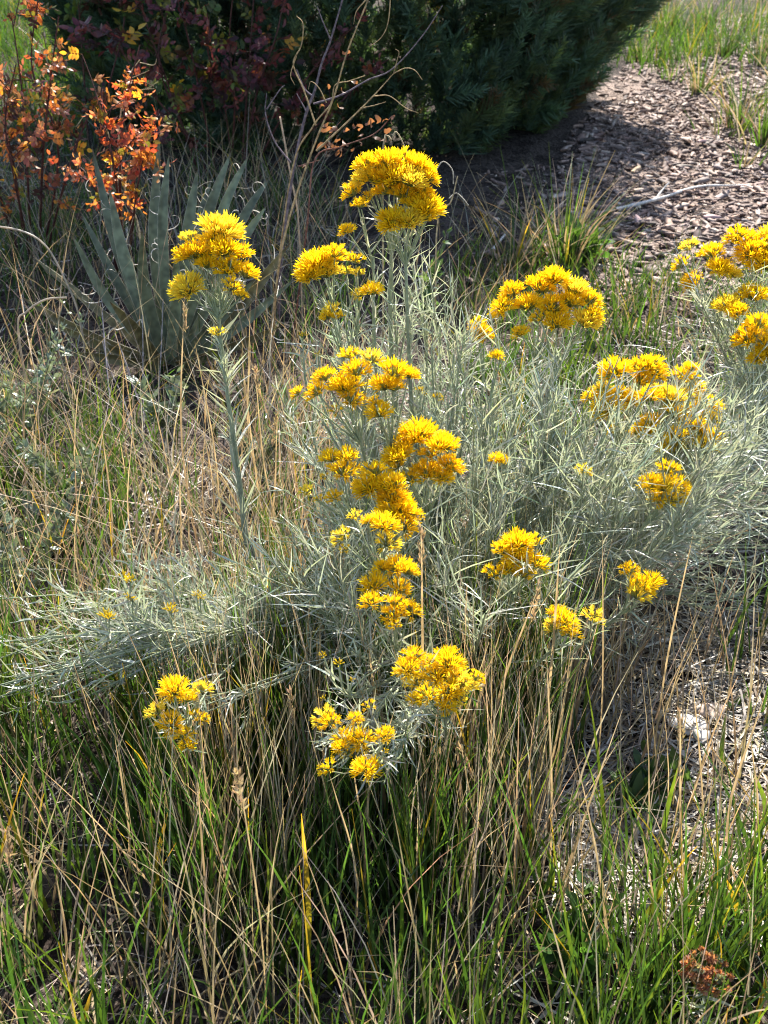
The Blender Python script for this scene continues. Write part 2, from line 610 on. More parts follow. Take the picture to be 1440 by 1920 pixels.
shrub('plum_shrub', 'shaded shrub with dusky purple leaves and a few yellow ones against the dark juniper', 'shrub', b3,
      px_stems([st((380, 350), (330, 200, 5.3), (280, 60, 5.25), (240, -60, 5.2)), st((410, 350), (380, 200, 5.2), (350, 60, 5.1), (320, -40, 5.0)),
                st((430, 350), (440, 200, 5.2), (430, 80, 5.1), (440, -40, 5.0)), st((450, 350), (480, 180, 5.3), (520, 60, 5.2), (540, -60, 5.2)),
                st((460, 350), (540, 200, 5.35), (620, 90, 5.3), (690, 30, 5.3)), st((420, 350), (330, 230, 5.1), (250, 130, 5.0), (200, 40, 5.0)),
                st((440, 345), (420, 190, 5.4), (390, 100, 5.0), (400, 60, 4.9)), st((470, 350), (600, 230, 5.4), (690, 140, 5.4), (730, 110, 5.4)),
                st((400, 350), (300, 130, 5.4), (330, -30, 5.5)), st((450, 350), (470, 80, 5.5), (480, -70, 5.5))]),
      ['purple', 'dark', 'rust', 'olive', 'yellow', 'green'], [.55, .22, .07, .06, .02, .08], .075, 23)
b3b = gnd(170, 330)
shrub('dark_shrub', 'dark green leafy shrub in deep shade between the orange rose and the purple shrub', 'shrub', b3b,
      px_stems([st((170, 330), (160, 180, 5.7), (150, 40, 5.7), (140, -60, 5.7)), st((180, 330), (200, 180, 5.6), (230, 60, 5.6), (240, -60, 5.6)),
                st((190, 330), (260, 200, 5.7), (300, 90, 5.7), (320, -30, 5.7)), st((150, 330), (110, 200, 5.8), (80, 60, 5.8))]),
      ['dark', 'green', 'olive', 'purple'], [.3, .45, .15, .1], .085, 22)

# ------------------------------------------------------------------ yucca
yb = gnd(318, 688)
yucca = thing('yucca', yb, 'yucca with stiff grey green sword leaves shedding white curling fibres', 'yucca')
YL = [  # px tip, px middle, dY of tip, half width px, brown?
    ((172, 275), (222, 470), .20, 15, 0), ((204, 350), (238, 500), .10, 17, 0), ((299, 252), (290, 450), .25, 16, 0), ((317, 288), (305, 430), .16, 14, 0),
    ((371, 315), (350, 450), .15, 16, 0), ((434, 283), (385, 420), .30, 15, 0), ((468, 288), (412, 410), .22, 13, 0), ((507, 331), (445, 430), .2, 13, 0),
    ((501, 384), (445, 470), .1, 13, 0), ((545, 455), (450, 575), .0, 18, 1), ((266, 430), (272, 540), -.10, 16, 0), ((134, 438), (200, 560), .02, 13, 0),
    ((38, 556), (160, 628), -.06, 15, 1), ((206, 566), (255, 622), -.28, 17, 1), ((85, 600), (190, 650), -.12, 13, 1), ((556, 520), (450, 610), -.08, 14, 0),
    ((330, 470), (330, 560), -.12, 15, 0), ((415, 440), (370, 540), -.1, 16, 0), ((60, 480), (170, 570), .12, 11, 1), ((150, 395), (215, 520), .22, 12, 0),
    ((480, 520), (410, 600), -.16, 15, 0), ((120, 660), (220, 675), -.2, 13, 1),
    ((530, 610), (440, 650), -.2, 13, 1), ((398, 330), (360, 460), .36, 12, 0)]
for n_, ((tx, ty), (mx, my), dy, hw, brown) in enumerate(YL):
    base = yb + np.array([(mx - 318) * .00022, dy * .12, .02])
    tip = at(tx, ty, yb[1] + dy)
    mid = at(mx, my, yb[1] + dy * .55)
    P = spline([base, mid, tip], 15)
    D = (P[7, 1] * CP + (CAM_H - P[7, 2]) * SP)
    t = np.linspace(0, 1, 15)
    W = hw * .74 * D / F * np.interp(t, [0, .12, .35, .55, .8, .95, 1], [1.25, .95, 1.0, .97, .6, .2, .02])
    T = unit(np.gradient(P, axis=0))
    view = unit(CAM - P)
    faxis = unit(np.cross(T, view) + np.array([0, 0, 0]) + rng.normal(0, .16, 3))
    nrm = unit(np.cross(faxis, T))
    nrm *= np.sign((nrm * view).sum(1, keepdims=True))
    cup = .5
    cols = []
    g = np.array([.165, .19, .12]) * U(.75, 1.3) if not brown else np.array([.20, .175, .085]) * U(.8, 1.2)
    prof = [(-1, .0), (-.92, .0), (-.45, -cup * .55), (0, -cup * .8), (.45, -cup * .55), (.92, 0), (1, .0)]
    v, c = [], []
    for a, d_ in prof:
        v.append(P + faxis * (W * a)[:, None] + nrm * (W * d_)[:, None])
        edge = abs(a) > .95
        cc = np.where(t[:, None] > .93, np.array([[.12, .06, .03]]), (np.array([[.55, .49, .38]]) if edge else g[None]) * np.ones((15, 1)))
        cc = cc * np.interp(t, [0, .25, 1], [1.25, 1, .95])[:, None]
        c.append(cc)
    # back face gives the leaf its thickness
    for a, d_ in ((.6, -cup * .75), (0, -cup * 1.15), (-.6, -cup * .75)):
        v.append(P + faxis * (W * a)[:, None] + nrm * (W * d_)[:, None])
        c.append(np.repeat(g[None] * .9, 15, 0))
    v, c = np.stack(v, 1), np.stack(c, 1)
    m = v.shape[1]
    i = np.arange(15 * m).reshape(15, m)
    j = np.roll(i, -1, 1)
    q = np.stack([i[:-1], j[:-1], j[1:], i[1:]], -1)
    b = Bag()
    b.add(v, q, c)
    lo = link('leaf', b.mesh('leaf', M_YUCCA, yb), yucca)
    for k in range(rng.integers(3, 8) if dy > -.05 else rng.integers(1, 4)):
        u = rng.integers(5, 13)
        sgn = rng.choice([-1, 1])
        o = P[u] + faxis[u] * W[u] * sgn
        l = U(.03, .11)
        th = np.linspace(0, U(.9, 4.0), 9) ** U(.8, 1.25)
        rad = l / th[-1] * (1 - .45 * np.linspace(0, 1, 9))
        e1 = unit(faxis[u] * sgn + T[u] * U(.1, .9) + rng.normal(0, .3, 3))
        e2 = unit(np.cross(e1, np.cross(T[u] * rng.choice([-1, 1]) + rng.normal(0, .2, 3), e1)))
        Q = o + e1 * (np.sin(th) * rad)[:, None] * 1.2 + e2 * ((1 - np.cos(th)) * rad)[:, None]
        fb = Bag()
        ribbons(fb, Q[None], np.linspace(.0016, .0007, 9)[None], unit(np.cross(e1, e2) + rng.normal(0, .4, 3))[None], (.66, .62, .55))
        link('fibre', fb.mesh('fibre', M_FIBRE, yb), lo)

# ------------------------------------------------------------------ rabbitbrush: flower heads
YEL, ORA, INV = np.array([.98, .70, .018]), np.array([.97, .53, .012]), np.array([.42, .43, .10])


def head_mesh(k, n, bud=False, openness=1., warm=0., pale=0.):
    """flower head of radius about 1, opening towards +Z; capitula fan out from the origin"""
    r = np.random.default_rng(500 + k)
    b = Bag()
    gold = (1 + 5 ** .5) / 2
    for i in range(n):
        ph = i * 2 * math.pi / gold ** 2 + r.uniform(-.3, .3)
        ct = 1 - (i + .5) / n * .72
        th = math.acos(ct) + r.uniform(-.08, .08)
        d = unit(np.array([math.sin(th) * math.cos(ph), math.sin(th) * math.sin(ph), math.cos(th) * .85 + .15]))
        R = r.uniform(.8, 1.12)
        l0 = .52 * R
        org = np.array([0, 0, -.55])
        p0 = org + d * .35 * R
        p1 = org + d * (R * .95)
        a = unit(np.cross(d, r.normal(0, 1, 3)))
        c2 = np.cross(d, a)
        tube(b, np.array([org + d * .03, p0]), np.array([.022, .026]), (.26, .30, .16), 3)
        wv = .075 if not bud else .085
        icol = INV * r.uniform(.8, 1.2) if not bud else np.array([.74, .60, .04]) * r.uniform(.8, 1.2)
        tube(b, np.array([p0, p0 + (p1 - p0) * .55, p1]), np.array([.03, wv, wv * (.85 if not bud else .35)]),
             np.stack([icol * .75, icol, icol * (1.1 if not bud else 1) + ((.1, .02, 0) if not bud else (0.2, .14, 0))]), 5)
        if bud and r.random() < .6:
            continue
        nf = 9 if not bud else 2
        f = np.arange(nf) * 2 * math.pi / nf + r.uniform(0, 6.28)
        side = np.cos(f)[:, None] * a + np.sin(f)[:, None] * c2
        fl = r.uniform(.45, .82, nf) * openness * (1 if not bud else .4)
        o = p1 + side * .035 - d * .12
        dirs = unit(d + side * r.uniform(.12, .5, (nf, 1)) * openness)
        t = np.array([0, .45, .78, 1.])
        P = o[:, None] + dirs[:, None] * (fl[:, None] * t)[..., None] + side[:, None] * (.12 * fl[:, None] * t ** 3)[..., None]
        S = unit(np.cross(dirs, side) + r.normal(0, .3, (nf, 3)))
        W = np.array([[.022, .036, .056, .018]]) * r.uniform(.8, 1.2, (nf, 1))
        tone = r.random() + warm
        c0 = YEL * (1 - .35 * tone) + ORA * .35 * tone
        C = (np.stack([ORA * .85, c0 * .98, c0 * 1.05, YEL * (1.08 - .12 * warm)]) * (1, 1 + .12 * pale, 1) + np.array((0, 0, .07)) * pale)[None] * r.uniform(.85, 1.08, (nf, 1, 1))
        ribbons(b, P, W, S, C)
    return b.mesh('flower_head', M_PETAL)


HEADS = {'s': [head_mesh(i, 7) for i in range(4)], 'm': [head_mesh(10 + i, 12 + 2 * i, False, .85 + .05 * i, .9 if i == 3 else 0, 1. if i == 1 else 0) for i in range(7)],
         'l': [head_mesh(20 + i, 20 + 3 * i, False, .85 + .04 * i, 1.2 if i == 2 else 0, .8 if i == 4 else 0) for i in range(7)],
         'b': [head_mesh(30 + i, 11, True) for i in range(3)]}
SIL = np.array([.44, .465, .395])


def leaf_lines(P, n, Lr, start=0., end=1., ang=(.35, 1.0), curl=.42):
    """centre lines of narrow leaves on a stem"""
    k = len(P)
    u = np.sort(U(start, end, n)) * (k - 1)
    i = np.clip(u.astype(int), 0, k - 2)
    f = (u - i)[:, None]
    o = P[i] * (1 - f) + P[i + 1] * f
    T = unit(P[i + 1] - P[i])
    rad = unit(np.cross(T, rng.normal(0, 1, (n, 3))))
    a = U(*ang, n)[:, None]
    d = T * np.cos(a) + rad * np.sin(a)
    L = U(*Lr, n)[:, None, None] * np.interp(u / (k - 1), [0, .6, 1], [1, 1, .6])[:, None, None]
    t = np.linspace(0, 1, 5)[None, :, None]
    up = np.array([0, 0, 1.]) * rng.normal(.12, .22, (n, 1))
    cv = rad * rng.normal(.0, curl, (n, 1)) + up + rng.normal(0, curl * .6, (n, 3))
    C = o[:, None] + L * (d[:, None] * t + cv[:, None] * t * t)
    S = unit(np.cross(d, rng.normal(0, 1, (n, 3))))
    return C, S, L[:, 0, 0]


LW = np.array([[.55, 1, .95, .7, .12]])


def leaf_bag(b, P, n, Lr, hw=.0013, **kw):
    C, S, L = leaf_lines(P, n, Lr, **kw)
    ribbons(b, C, LW * hw * U(.7, 1.25, (n, 1)), S, jit(SIL, n, .16, .05))


def tint_leaf(k):
    """single leaf along +Z, 1 long"""
    r = np.random.default_rng(900 + k)
    t = np.linspace(0, 1, 6)
    P = np.stack([r.uniform(-.25, .25) * t * t, r.uniform(.0, .3) * t * t, t], -1)
    b = Bag()
    ribbons(b, P[None], np.array([[.6, 1, 1, .85, .6, .1]]) * .029, np.array([[1, 0, 0.]]), SIL * r.uniform(.85, 1.25))
    return b.mesh('leaf', M_SILVER)


LEAFV = [tint_leaf(i) for i in range(10)]


class Brush:
    def __init__(self, root, label):
        self.root = np.asarray(root, float)
        self.o = thing('rabbitbrush', self.root, label, 'rabbitbrush')

    def stem(self, P, r0, r1, leaves, Lr=(.03, .07), single=0, name='stem', start=.15, **kw):
        b = Bag()
        n = len(P)
        tube(b, P, np.linspace(r0, r1, n), np.stack([np.array([.20, .19, .12]) * (1 - s) + np.array([.27, .31, .19]) * s for s in np.linspace(0, 1, n)]), 6)
        return b, P

    def finish(self, b, name):
        return link(name, b.mesh(name, M_STEM, self.root), self.o)

    def leaves(self, so_, P, n, Lr, start=.15, end=1., single=False, hw=.0013, **kw):
        if single:
            C, S, L = leaf_lines(P, n, Lr, start, end, **kw)
            for i in range(n):
                d = C[i, 2] - C[i, 0]
                link('leaf', LEAFV[rng.integers(10)], so_, place(C[i, 0] - self.root, frame(d, U(0, 6.28)), L[i]))
        else:
            b = Bag()
            leaf_bag(b, P, n, Lr, hw, start=start, end=end, **kw)
            set_props(link('foliage', b.mesh('foliage', M_SILVER, self.root), so_), kind='stuff')

    def flower_cluster(self, Y, heads, node, path=None, leaves=60, single=False, Lr=(.03, .07), tilt=(0, 0, 1), r0=.0042, dome=.7, start=.12, bud=False, sub=1):
        H = np.array([(x, y) for x, y, _ in heads], float)
        cy = H[:, 1].mean()
        nd = at(node[0], node[1], Y)
        if path is None:
            a = self.root + np.array([rng.normal(0, .03), rng.normal(0, .03), 0])
            m = a * .45 + nd * .55
            m[:2] = a[:2] * .35 + nd[:2] * .65 + rng.normal(0, .015, 2)
            m[2] = a[2] * .62 + nd[2] * .38
            pts = [a, m, nd]
        else:
            pts = [self.root + np.array([rng.normal(0, .02), rng.normal(0, .02), 0])] + [at(*p) for p in path] + [nd]
        P = spline(pts, 22)
        b, P = self.stem(P, r0, r0 * .55, leaves)
        HP = []
        for x, y, wpx in heads:
            p = at(x, y, Y + (cy - y) / F * Y * dome + rng.normal(0, .008))
            HP.append((p, wpx / 2 / F * dist(p)))
        cen = np.mean([p for p, _ in HP], 0)
        mats = []
        tw = []
        for p, r in HP:
            ax = unit((p - nd) * (1, 1, .4) * 6 + np.array(tilt) * .55 + rng.normal(0, .10, 3))
            foot = p - ax * r * .75
            mid = nd * .5 + foot * .5 + np.array([0, 0, -.012])
            Q = spline([P[-3] * .5 + nd * .5, mid, foot], 7)
            tube(b, Q, np.linspace(r0 * .45, .0011, 7), (.27, .31, .18), 4)
            tw.append(Q)
            mats.append((p, r, ax))
        so_ = self.finish(b, 'flowering_stem')
        for p, r, ax in mats:
            kind = 'b' if bud else ('s' if r < .010 else ('m' if r < .02 else 'l'))
            me = HEADS[kind][rng.integers(len(HEADS[kind]))]
            link('flower_head', me, so_, place(p - self.root - ax * r * .1, frame(ax, U(0, 6.28)), r * U(.95, 1.12)))
        self.leaves(so_, P, leaves, Lr, start, .97, single)
        fb = Bag()
        for Q in tw:
            leaf_bag(fb, Q, 5, (.018, .04), .0016, start=.05, end=.85)
        set_props(link('foliage', fb.mesh('foliage', M_SILVER, self.root), so_), kind='stuff')

    def branch(self, pts, n, Lr=(.03, .065), r0=.0032, twigs=5, tl=(.08, .2), hw=.0013, start=.2):
        P = spline(pts, 16)
        b, P = self.stem(P, r0, r0 * .4, 0)
        fb = Bag()
        leaf_bag(fb, P, n, Lr, hw, start=start)
        for j in range(twigs):
            u = int(U(.3, .92) * 15)
            T = unit(P[min(u + 1, 15)] - P[u - 1])
            d = unit(T * .8 + rng.normal(0, .42, 3) + (0, 0, .25))
            l = U(*tl)
            Q = spline([P[u], P[u] + d * l * .5, P[u] + d * l + (0, 0, .15 * l)], 8)
            tube(b, Q, np.linspace(r0 * .5, r0 * .25, 8), (.26, .29, .18), 4)
            leaf_bag(fb, Q, int(n * .42), Lr, hw, start=.05)
        so_ = self.finish(b, 'leafy_branch')
        set_props(link('foliage', fb.mesh('foliage', M_SILVER, self.root), so_), kind='stuff')


root = gnd(850, 1190)
RB = Brush(root, 'big silvery rabbitbrush covered with yellow flower clusters, in tall grass before the yucca')
A = [(415, 428, 68), (352, 443, 32), (327, 468, 12), (365, 470, 48), (347, 475, 36), (387, 470, 46), (420, 466, 46), (453, 471, 38), (427, 498, 50),
     (462, 508, 42), (387, 492, 36), (348, 538, 54), (438, 536, 36), (453, 551, 26), (400, 448, 40)]
RB.flower_cluster(2.0, A, (408, 575), [(560, 1130, 1.8), (470, 1035, 1.86), (452, 930, 1.92), (432, 780, 1.97), (416, 660, 2.0)], leaves=150, single=True, Lr=(.025, .095), r0=.006, start=.25)
RB.flower_cluster(1.99, [(408, 621, 28)], (412, 645), [(560, 1130, 1.8), (474, 1030, 1.86), (455, 925, 1.92), (436, 790, 1.96), (420, 700, 1.98)], leaves=25, Lr=(.02, .05), start=.75, r0=.003)
B = [(690, 305, 52), (722, 300, 52), (757, 296, 54), (788, 310, 50), (806, 330, 34), (680, 330, 42), (705, 328, 50), (737, 328, 56), (772, 334, 52),
     (722, 352, 44), (757, 358, 52), (792, 358, 46), (800, 385, 50), (773, 378, 38), (660, 356, 34), (676, 380, 32), (820, 374, 15), (732, 412, 46), (766, 410, 50), (800, 402, 34), (690, 368, 24)]
RB.flower_cluster(2.1, B[:9], (735, 445), [(780, 1000, 1.95), (745, 800, 2.03), (732, 600, 2.08)], leaves=70, single=True, r0=.006, start=.35)
RB.flower_cluster(2.07, B[9:14] + B[16:], (760, 470), [(800, 1000, 1.95), (775, 800, 2.0), (765, 620, 2.04)], leaves=60, single=True, r0=.005, start=.4)
RB.flower_cluster(2.08, B[14:16] + [(650, 430, 26)], (700, 480), [(770, 1000, 1.95), (715, 800, 2.0), (702, 620, 2.05)], leaves=45, r0=.004, start=.4)
RB.flower_cluster(2.05, [(590, 490, 60), (615, 480, 52), (628, 470, 40), (580, 510, 42), (610, 506, 46), (572, 520, 26)], (625, 590), [(740, 1000, 1.9), (690, 830, 1.97), (650, 690, 2.02)], leaves=70)
RB.flower_cluster(2.02, [(668, 484, 34), (647, 507, 28), (672, 510, 26), (697, 543, 32), (674, 550, 28)], (668, 610), [(750, 1000, 1.9), (700, 820, 1.95), (675, 690, 2.0)], leaves=60)
RB.flower_cluster(1.98, [(620, 582, 34), (612, 592, 26), (634, 592, 22)], (640, 650), [(750, 1000, 1.9), (690, 830, 1.93), (650, 720, 1.96)], leaves=45)
RB.flower_cluster(1.95, [(568, 624, 24)], (568, 660), [(730, 1020, 1.85), (640, 850, 1.9), (580, 740, 1.93)], leaves=35, bud=True, r0=.003)
RB.flower_cluster(1.92, [(596, 662, 18)], (598, 690), [(730, 1020, 1.85), (650, 850, 1.88), (606, 760, 1.9)], leaves=30, bud=True, r0=.003)
RB.flower_cluster(1.72, [(655, 662, 34), (697, 668, 46), (607, 702, 40), (668, 690, 46), (555, 735, 26), (590, 732, 36), (645, 720, 50), (660, 745, 40), (630, 769, 22)], (668, 800), leaves=60)
RB.flower_cluster(1.73, [(742, 690, 60), (768, 700, 30), (720, 718, 44), (710, 770, 44), (700, 752, 26), (738, 722, 34)], (735, 820), leaves=60)
RB.flower_cluster(1.6, [(620, 856, 34), (650, 853, 36), (645, 880, 46), (607, 893, 20), (573, 918, 26), (598, 934, 18), (625, 930, 26)], (660, 960), leaves=50)
RB.flower_cluster(1.72, [(782, 810, 62), (757, 830, 42), (745, 852, 46), (830, 830, 46), (740, 872, 30), (846, 870, 46), (800, 880, 50), (770, 892, 40), (830, 893, 36), (808, 845, 40)], (800, 950), leaves=60)
RB.flower_cluster(1.6, [(700, 880, 46), (730, 905, 50), (690, 910, 50), (736, 928, 50), (742, 952, 58), (766, 962, 42), (762, 985, 44), (790, 970, 14)], (745, 1020), leaves=55)
RB.flower_cluster(1.5, [(720, 980, 44), (665, 966, 28), (690, 975, 26), (640, 1002, 40), (645, 1030, 22), (726, 1014, 44)], (715, 1060), leaves=50)
RB.flower_cluster(1.45, [(742, 1060, 44), (765, 1066, 40), (718, 1062, 30), (700, 1096, 40), (750, 1100, 36)], (740, 1150), leaves=45)
RB.flower_cluster(1.4, [(695, 1126, 36), (735, 1150, 42), (770, 1142, 44), (745, 1130, 40), (678, 1136, 18), (738, 1170, 26)], (745, 1210), leaves=40)
RB.flower_cluster(1.6, [(970, 1015, 50), (1000, 1012, 38), (945, 1026, 40), (970, 1042, 50), (927, 1070, 38), (955, 1066, 30), (982, 1072, 40), (1008, 1052, 40)], (960, 1110), leaves=60)
RB.flower_cluster(1.62, [(1180, 1066, 30), (1206, 1094, 56), (1198, 1112, 44), (1226, 1086, 34)], (1180, 1140), leaves=60)
RB.flower_cluster(1.45, [(1050, 1150, 40), (1043, 1172, 46), (1070, 1182, 44), (1062, 1162, 40)], (1040, 1215), leaves=50)
RB.flower_cluster(1.47, [(1112, 1150, 36), (1120, 1164, 28)], (1100, 1200), leaves=40)
RB.flower_cluster(1.8, [(1255, 876, 36), (1220, 905, 36), (1247, 908, 46), (1277, 910, 40), (1240, 932, 46), (1265, 930, 40)], (1225, 965), leaves=70)
RB.flower_cluster(2.2, [(958, 545, 42), (1015, 533, 50), (1040, 518, 46), (1080, 540, 46), (940, 575, 38), (990, 568, 46), (1040, 572, 52)], (1010, 650), leaves=80)
RB.flower_cluster(2.17, [(1072, 562, 46), (1110, 560, 40), (1045, 600, 46), (1100, 600, 50), (1116, 588, 34), (975, 622, 26), (1010, 592, 36)], (1045, 670), leaves=70)
RB.flower_cluster(2.12, [(895, 602, 32), (906, 626, 40), (898, 616, 28)], (908, 680), leaves=70)
RB.flower_cluster(2.1, [(1150, 692, 52), (1200, 688, 42), (1224, 680, 46), (1230, 698, 40), (1204, 710, 36), (1131, 727, 36), (1106, 742, 28), (1158, 740, 42), (1137, 763, 46), (1181, 748, 36)], (1170, 810), leaves=90)
RB.flower_cluster(2.0, [(1217, 740, 42), (1258, 744, 52), (1244, 730, 36), (1217, 790, 36), (1215, 806, 30), (1192, 808, 22), (1146, 806, 22), (1270, 776, 40)], (1225, 830), leaves=80)
RB.flower_cluster(2.05, [(1279, 700, 36), (1298, 709, 30), (1296, 688, 24), (1294, 738, 32), (1310, 727, 26), (1300, 773, 46), (1335, 757, 36), (1340, 783, 30)], (1290, 830), leaves=80)
RB.flower_cluster(1.97, [(1300, 795, 42), (1271, 812, 42), (1321, 808, 36), (1344, 814, 28), (1321, 829, 40), (1262, 836, 46)], (1280, 870), leaves=70)
for x, y, wd, Y in ((935, 860, 26, 1.8), (1095, 880, 26, 1.8), (930, 665, 22, 2.0), (820, 742, 18, 1.95), (788, 730, 15, 1.95)):
    RB.flower_cluster(Y, [(x, y, wd), (x + 8, y + 8, wd * .6)], (x + U(-6, 6), y + 45), leaves=55)
RB.flower_cluster(1.3, [(775, 1228, 40), (762, 1253, 40), (782, 1252, 46), (805, 1237, 30), (835, 1226, 46), (843, 1240, 46), (820, 1262, 50), (846, 1263, 46), (780, 1278, 36)], (825, 1300), leaves=40, start=.3)
RB.flower_cluster(1.27, [(860, 1274, 46), (877, 1280, 40), (896, 1268, 28), (782, 1310, 34), (800, 1302, 40), (842, 1296, 46), (858, 1306, 40), (837, 1321, 36)], (835, 1340), leaves=40, start=.3)
RB.flower_cluster(1.22, [(607, 1340, 46), (617, 1352, 36), (692, 1322, 26), (667, 1346, 28), (650, 1382, 40), (676, 1387, 38), (635, 1400, 28), (652, 1413, 22)], (665, 1385),
                  [(820, 1235, 1.6), (740, 1300, 1.38)], leaves=80, start=.3, r0=.003)
RB.flower_cluster(1.18, [(722, 1377, 30), (733, 1367, 16), (722, 1408, 12), (612, 1437, 40), (687, 1440, 46)], (690, 1425), [(830, 1250, 1.58), (770, 1330, 1.33)], leaves=80, start=.3, r0=.003)
RB.flower_cluster(1.3, [(605, 1226, 20), (635, 1240, 28), (660, 1273, 15), (605, 1307, 18)], (650, 1310), [(800, 1230, 1.6), (720, 1280, 1.42)], leaves=50, bud=True, start=.4)
RB.flower_cluster(1.28, [(325, 1291, 46), (378, 1288, 38), (350, 1306, 36), (292, 1331, 38), (375, 1343, 38), (320, 1356, 40), (345, 1376, 36), (350, 1396, 32)], (345, 1365),
                  [(640, 1160, 1.72), (500, 1200, 1.58), (410, 1270, 1.42)], leaves=60, start=.3, r0=.003)
for (x, y, wd) in ((235, 1076, 32), (242, 1115, 22), (197, 1146, 30), (316, 1134, 30), (370, 1110, 22)):
    RB.flower_cluster(1.5, [(x, y, wd * 1.2), (x + 8, y + 6, wd)], (x + 6, y + 40), [(700, 1170, 1.7), (480, 1180, 1.6), (x + 80, 1185, 1.52)], leaves=60, bud=True, start=.45, r0=.003)
# low branches sweeping to the left
for i in range(34):
    y = U(1120, 1320)
    ex = U(-120, 330)
    Y = 1.62 + (1230 - y) * .0009 + rng.normal(0, .04)
    RB.branch([root + rng.normal(0, .03, 3) * (1, 1, 0), at(650 + U(-60, 60), 1150 + U(-30, 40), 1.72), at((ex + 600) / 2, (y + 1150) / 2 + U(-30, 10), Y + .03), at(ex, y, Y)], 42, (.022, .06), twigs=5, hw=.0013)
# leafy shoots that fill the bush
for i in range(160):
    x, y = U(560, 1500), U(600, 1190)
    if x > 900 and y < 700:
        y += 90
    if (y < 880 and x < 640) or (x > 1100 and y > 980):
        continue
    Y = np.interp(y, [600, 800, 1000, 1200], [2.15, 2.0, 1.75, 1.55]) + rng.normal(0, .09)
    tip = at(x, y, Y)
    if tip[2] < .06:
        tip[2] = .08
    m = root * .35 + tip * .65
    m[2] = tip[2] * .42 + .02
    RB.branch([root + rng.normal(0, .04, 3) * (1, 1, 0), m, tip], 32, (.032, .085), twigs=5)
for i in range(12):                                                   # thin low sprays towards the bare litter
    tip = at(U(1080, 1480), U(1080, 1200), U(1.85, 2.0))
    tip[2] = max(tip[2], .05)
    RB.branch([root + rng.normal(0, .04, 3) * (1, 1, 0), root * .4 + tip * .6 + (0, 0, .06), tip], 22, (.03, .07), twigs=3)
for x, y, Y in ((640, 1300, 1.32), (760, 1400, 1.25), (740, 1440, 1.2), (700, 1340, 1.28), (610, 1390, 1.24), (720, 1470, 1.19), (780, 1350, 1.28), (330, 1330, 1.36), (300, 1370, 1.33), (390, 1320, 1.36)):
    tip = at(x, y, Y)
    RB.branch([root + rng.normal(0, .03, 3) * (1, 1, 0), at(820 * .7 + x * .3, 1220, 1.62), at(x * .6 + 330, (y + 1200) / 2, (Y + 1.5) / 2), tip], 34, (.02, .05), twigs=4, tl=(.05, .12), r0=.0026)
# upright shoots between the tall flower stems
for x, y in ((800, 540), (825, 600), (770, 560), (850, 640), (810, 650), (700, 560), (660, 620), (745, 620), (870, 700), (590, 760), (960, 720), (1010, 740)):
    Y = 2.06 + rng.normal(0, .03)
    tip = at(x, y, Y)
    RB.branch([root + rng.normal(0, .03, 3) * (1, 1, 0), at(x * .7 + 780 * .3, 1000, 1.93), at(x, (y + 900) / 2, Y - .02), tip], 60, (.03, .085), twigs=3, r0=.0036)
# leaning right hand branches
for i in range(34):
    y = U(690, 1060)
    ex = U(1280, 1640)
    Y = np.interp(y, [690, 1060], [2.4, 2.02]) + rng.normal(0, .07)
    tip = at(ex, y, Y)
    tip[2] = max(tip[2], .08)
    RB.branch([root + rng.normal(0, .04, 3) * (1, 1, 0), at(1050 + U(-30, 60), (y + 1080) / 2 + 20, Y - .1), tip * .5 + at(1130, (y + 1000) / 2, Y) * .5, tip], 38, (.032, .085), twigs=5, tl=(.1, .25))

root2 = gnd(1560, 860)
RC = Brush(root2, 'second silvery rabbitbrush with yellow heads leaning in beside the mulch path')
RC.flower_cluster(2.62, [(1400, 446, 46), (1378, 440, 42), (1426, 460, 52), (1434, 490, 52), (1402, 470, 44), (1450, 440, 46)], (1420, 560), leaves=80)
RC.flower_cluster(2.6, [(1290, 460, 32), (1335, 470, 42), (1275, 492, 32), (1296, 526, 36), (1350, 500, 40), (1372, 512, 36)], (1340, 590), leaves=80)
RC.flower_cluster(2.5, [(1360, 570, 40), (1380, 582, 36), (1416, 550, 42), (1386, 556, 30)], (1385, 640), leaves=70)
RC.flower_cluster(2.4, [(1420, 602, 52), (1400, 630, 46), (1436, 640, 52), (1425, 666, 36), (1460, 610, 50), (1450, 660, 40)], (1440, 720), leaves=70)
for i in range(42):
    x, y = U(1290, 1640), U(520, 800)
    Y = np.interp(y, [500, 800], [2.6, 2.35]) + rng.normal(0, .06)
    tip = at(x, y, Y)
    tip[2] = max(tip[2], .1)
    m = root2 * .4 + tip * .6
    m[2] = tip[2] * .45
    RC.branch([root2 + rng.normal(0, .04, 3) * (1, 1, 0), m, tip], 40, (.03, .065), twigs=5)

# ------------------------------------------------------------------ grass
GREEN = np.array([.052, .098, .028])
LIME = np.array([.13, .17, .025])
TAN = np.array([.48, .37, .215])
GREY = np.array([.40, .355, .29])
BROWN = np.array([.21, .15, .095])
AMBER = np.array([.50, .27, .04])


def grass_cols(n, k, kind):
    t = np.linspace(0, 1, k)[None, :, None]
    def two(a, b, p=1.):
        A_, B_ = jit(a, n, .22, .07), jit(b, n, .2, .07)
        return A_[:, None] * (1 - t ** p) + B_[:, None] * t ** p
    if kind == 'green':
        c = two(GREEN * .9, GREEN * 1.2)
        m = rng.random(n) < .22
        d = two(GREEN, LIME, 1.2)
        c[m] = d[m]
        m = rng.random(n) < .06
        d = two(LIME * .8, AMBER, 1.8)
        c[m] = d[m]
        return c
    if kind == 'straw':
        c = two(TAN * .85, TAN * 1.1)
        m = rng.random(n) < .42
        d = two(GREY * .8, GREY)
        c[m] = d[m]
        m = rng.random(n) < .2
        d = two(BROWN, TAN)
        c[m] = d[m]
        return c
    if kind == 'grey':
        return two(GREY * .5, GREY * .75)


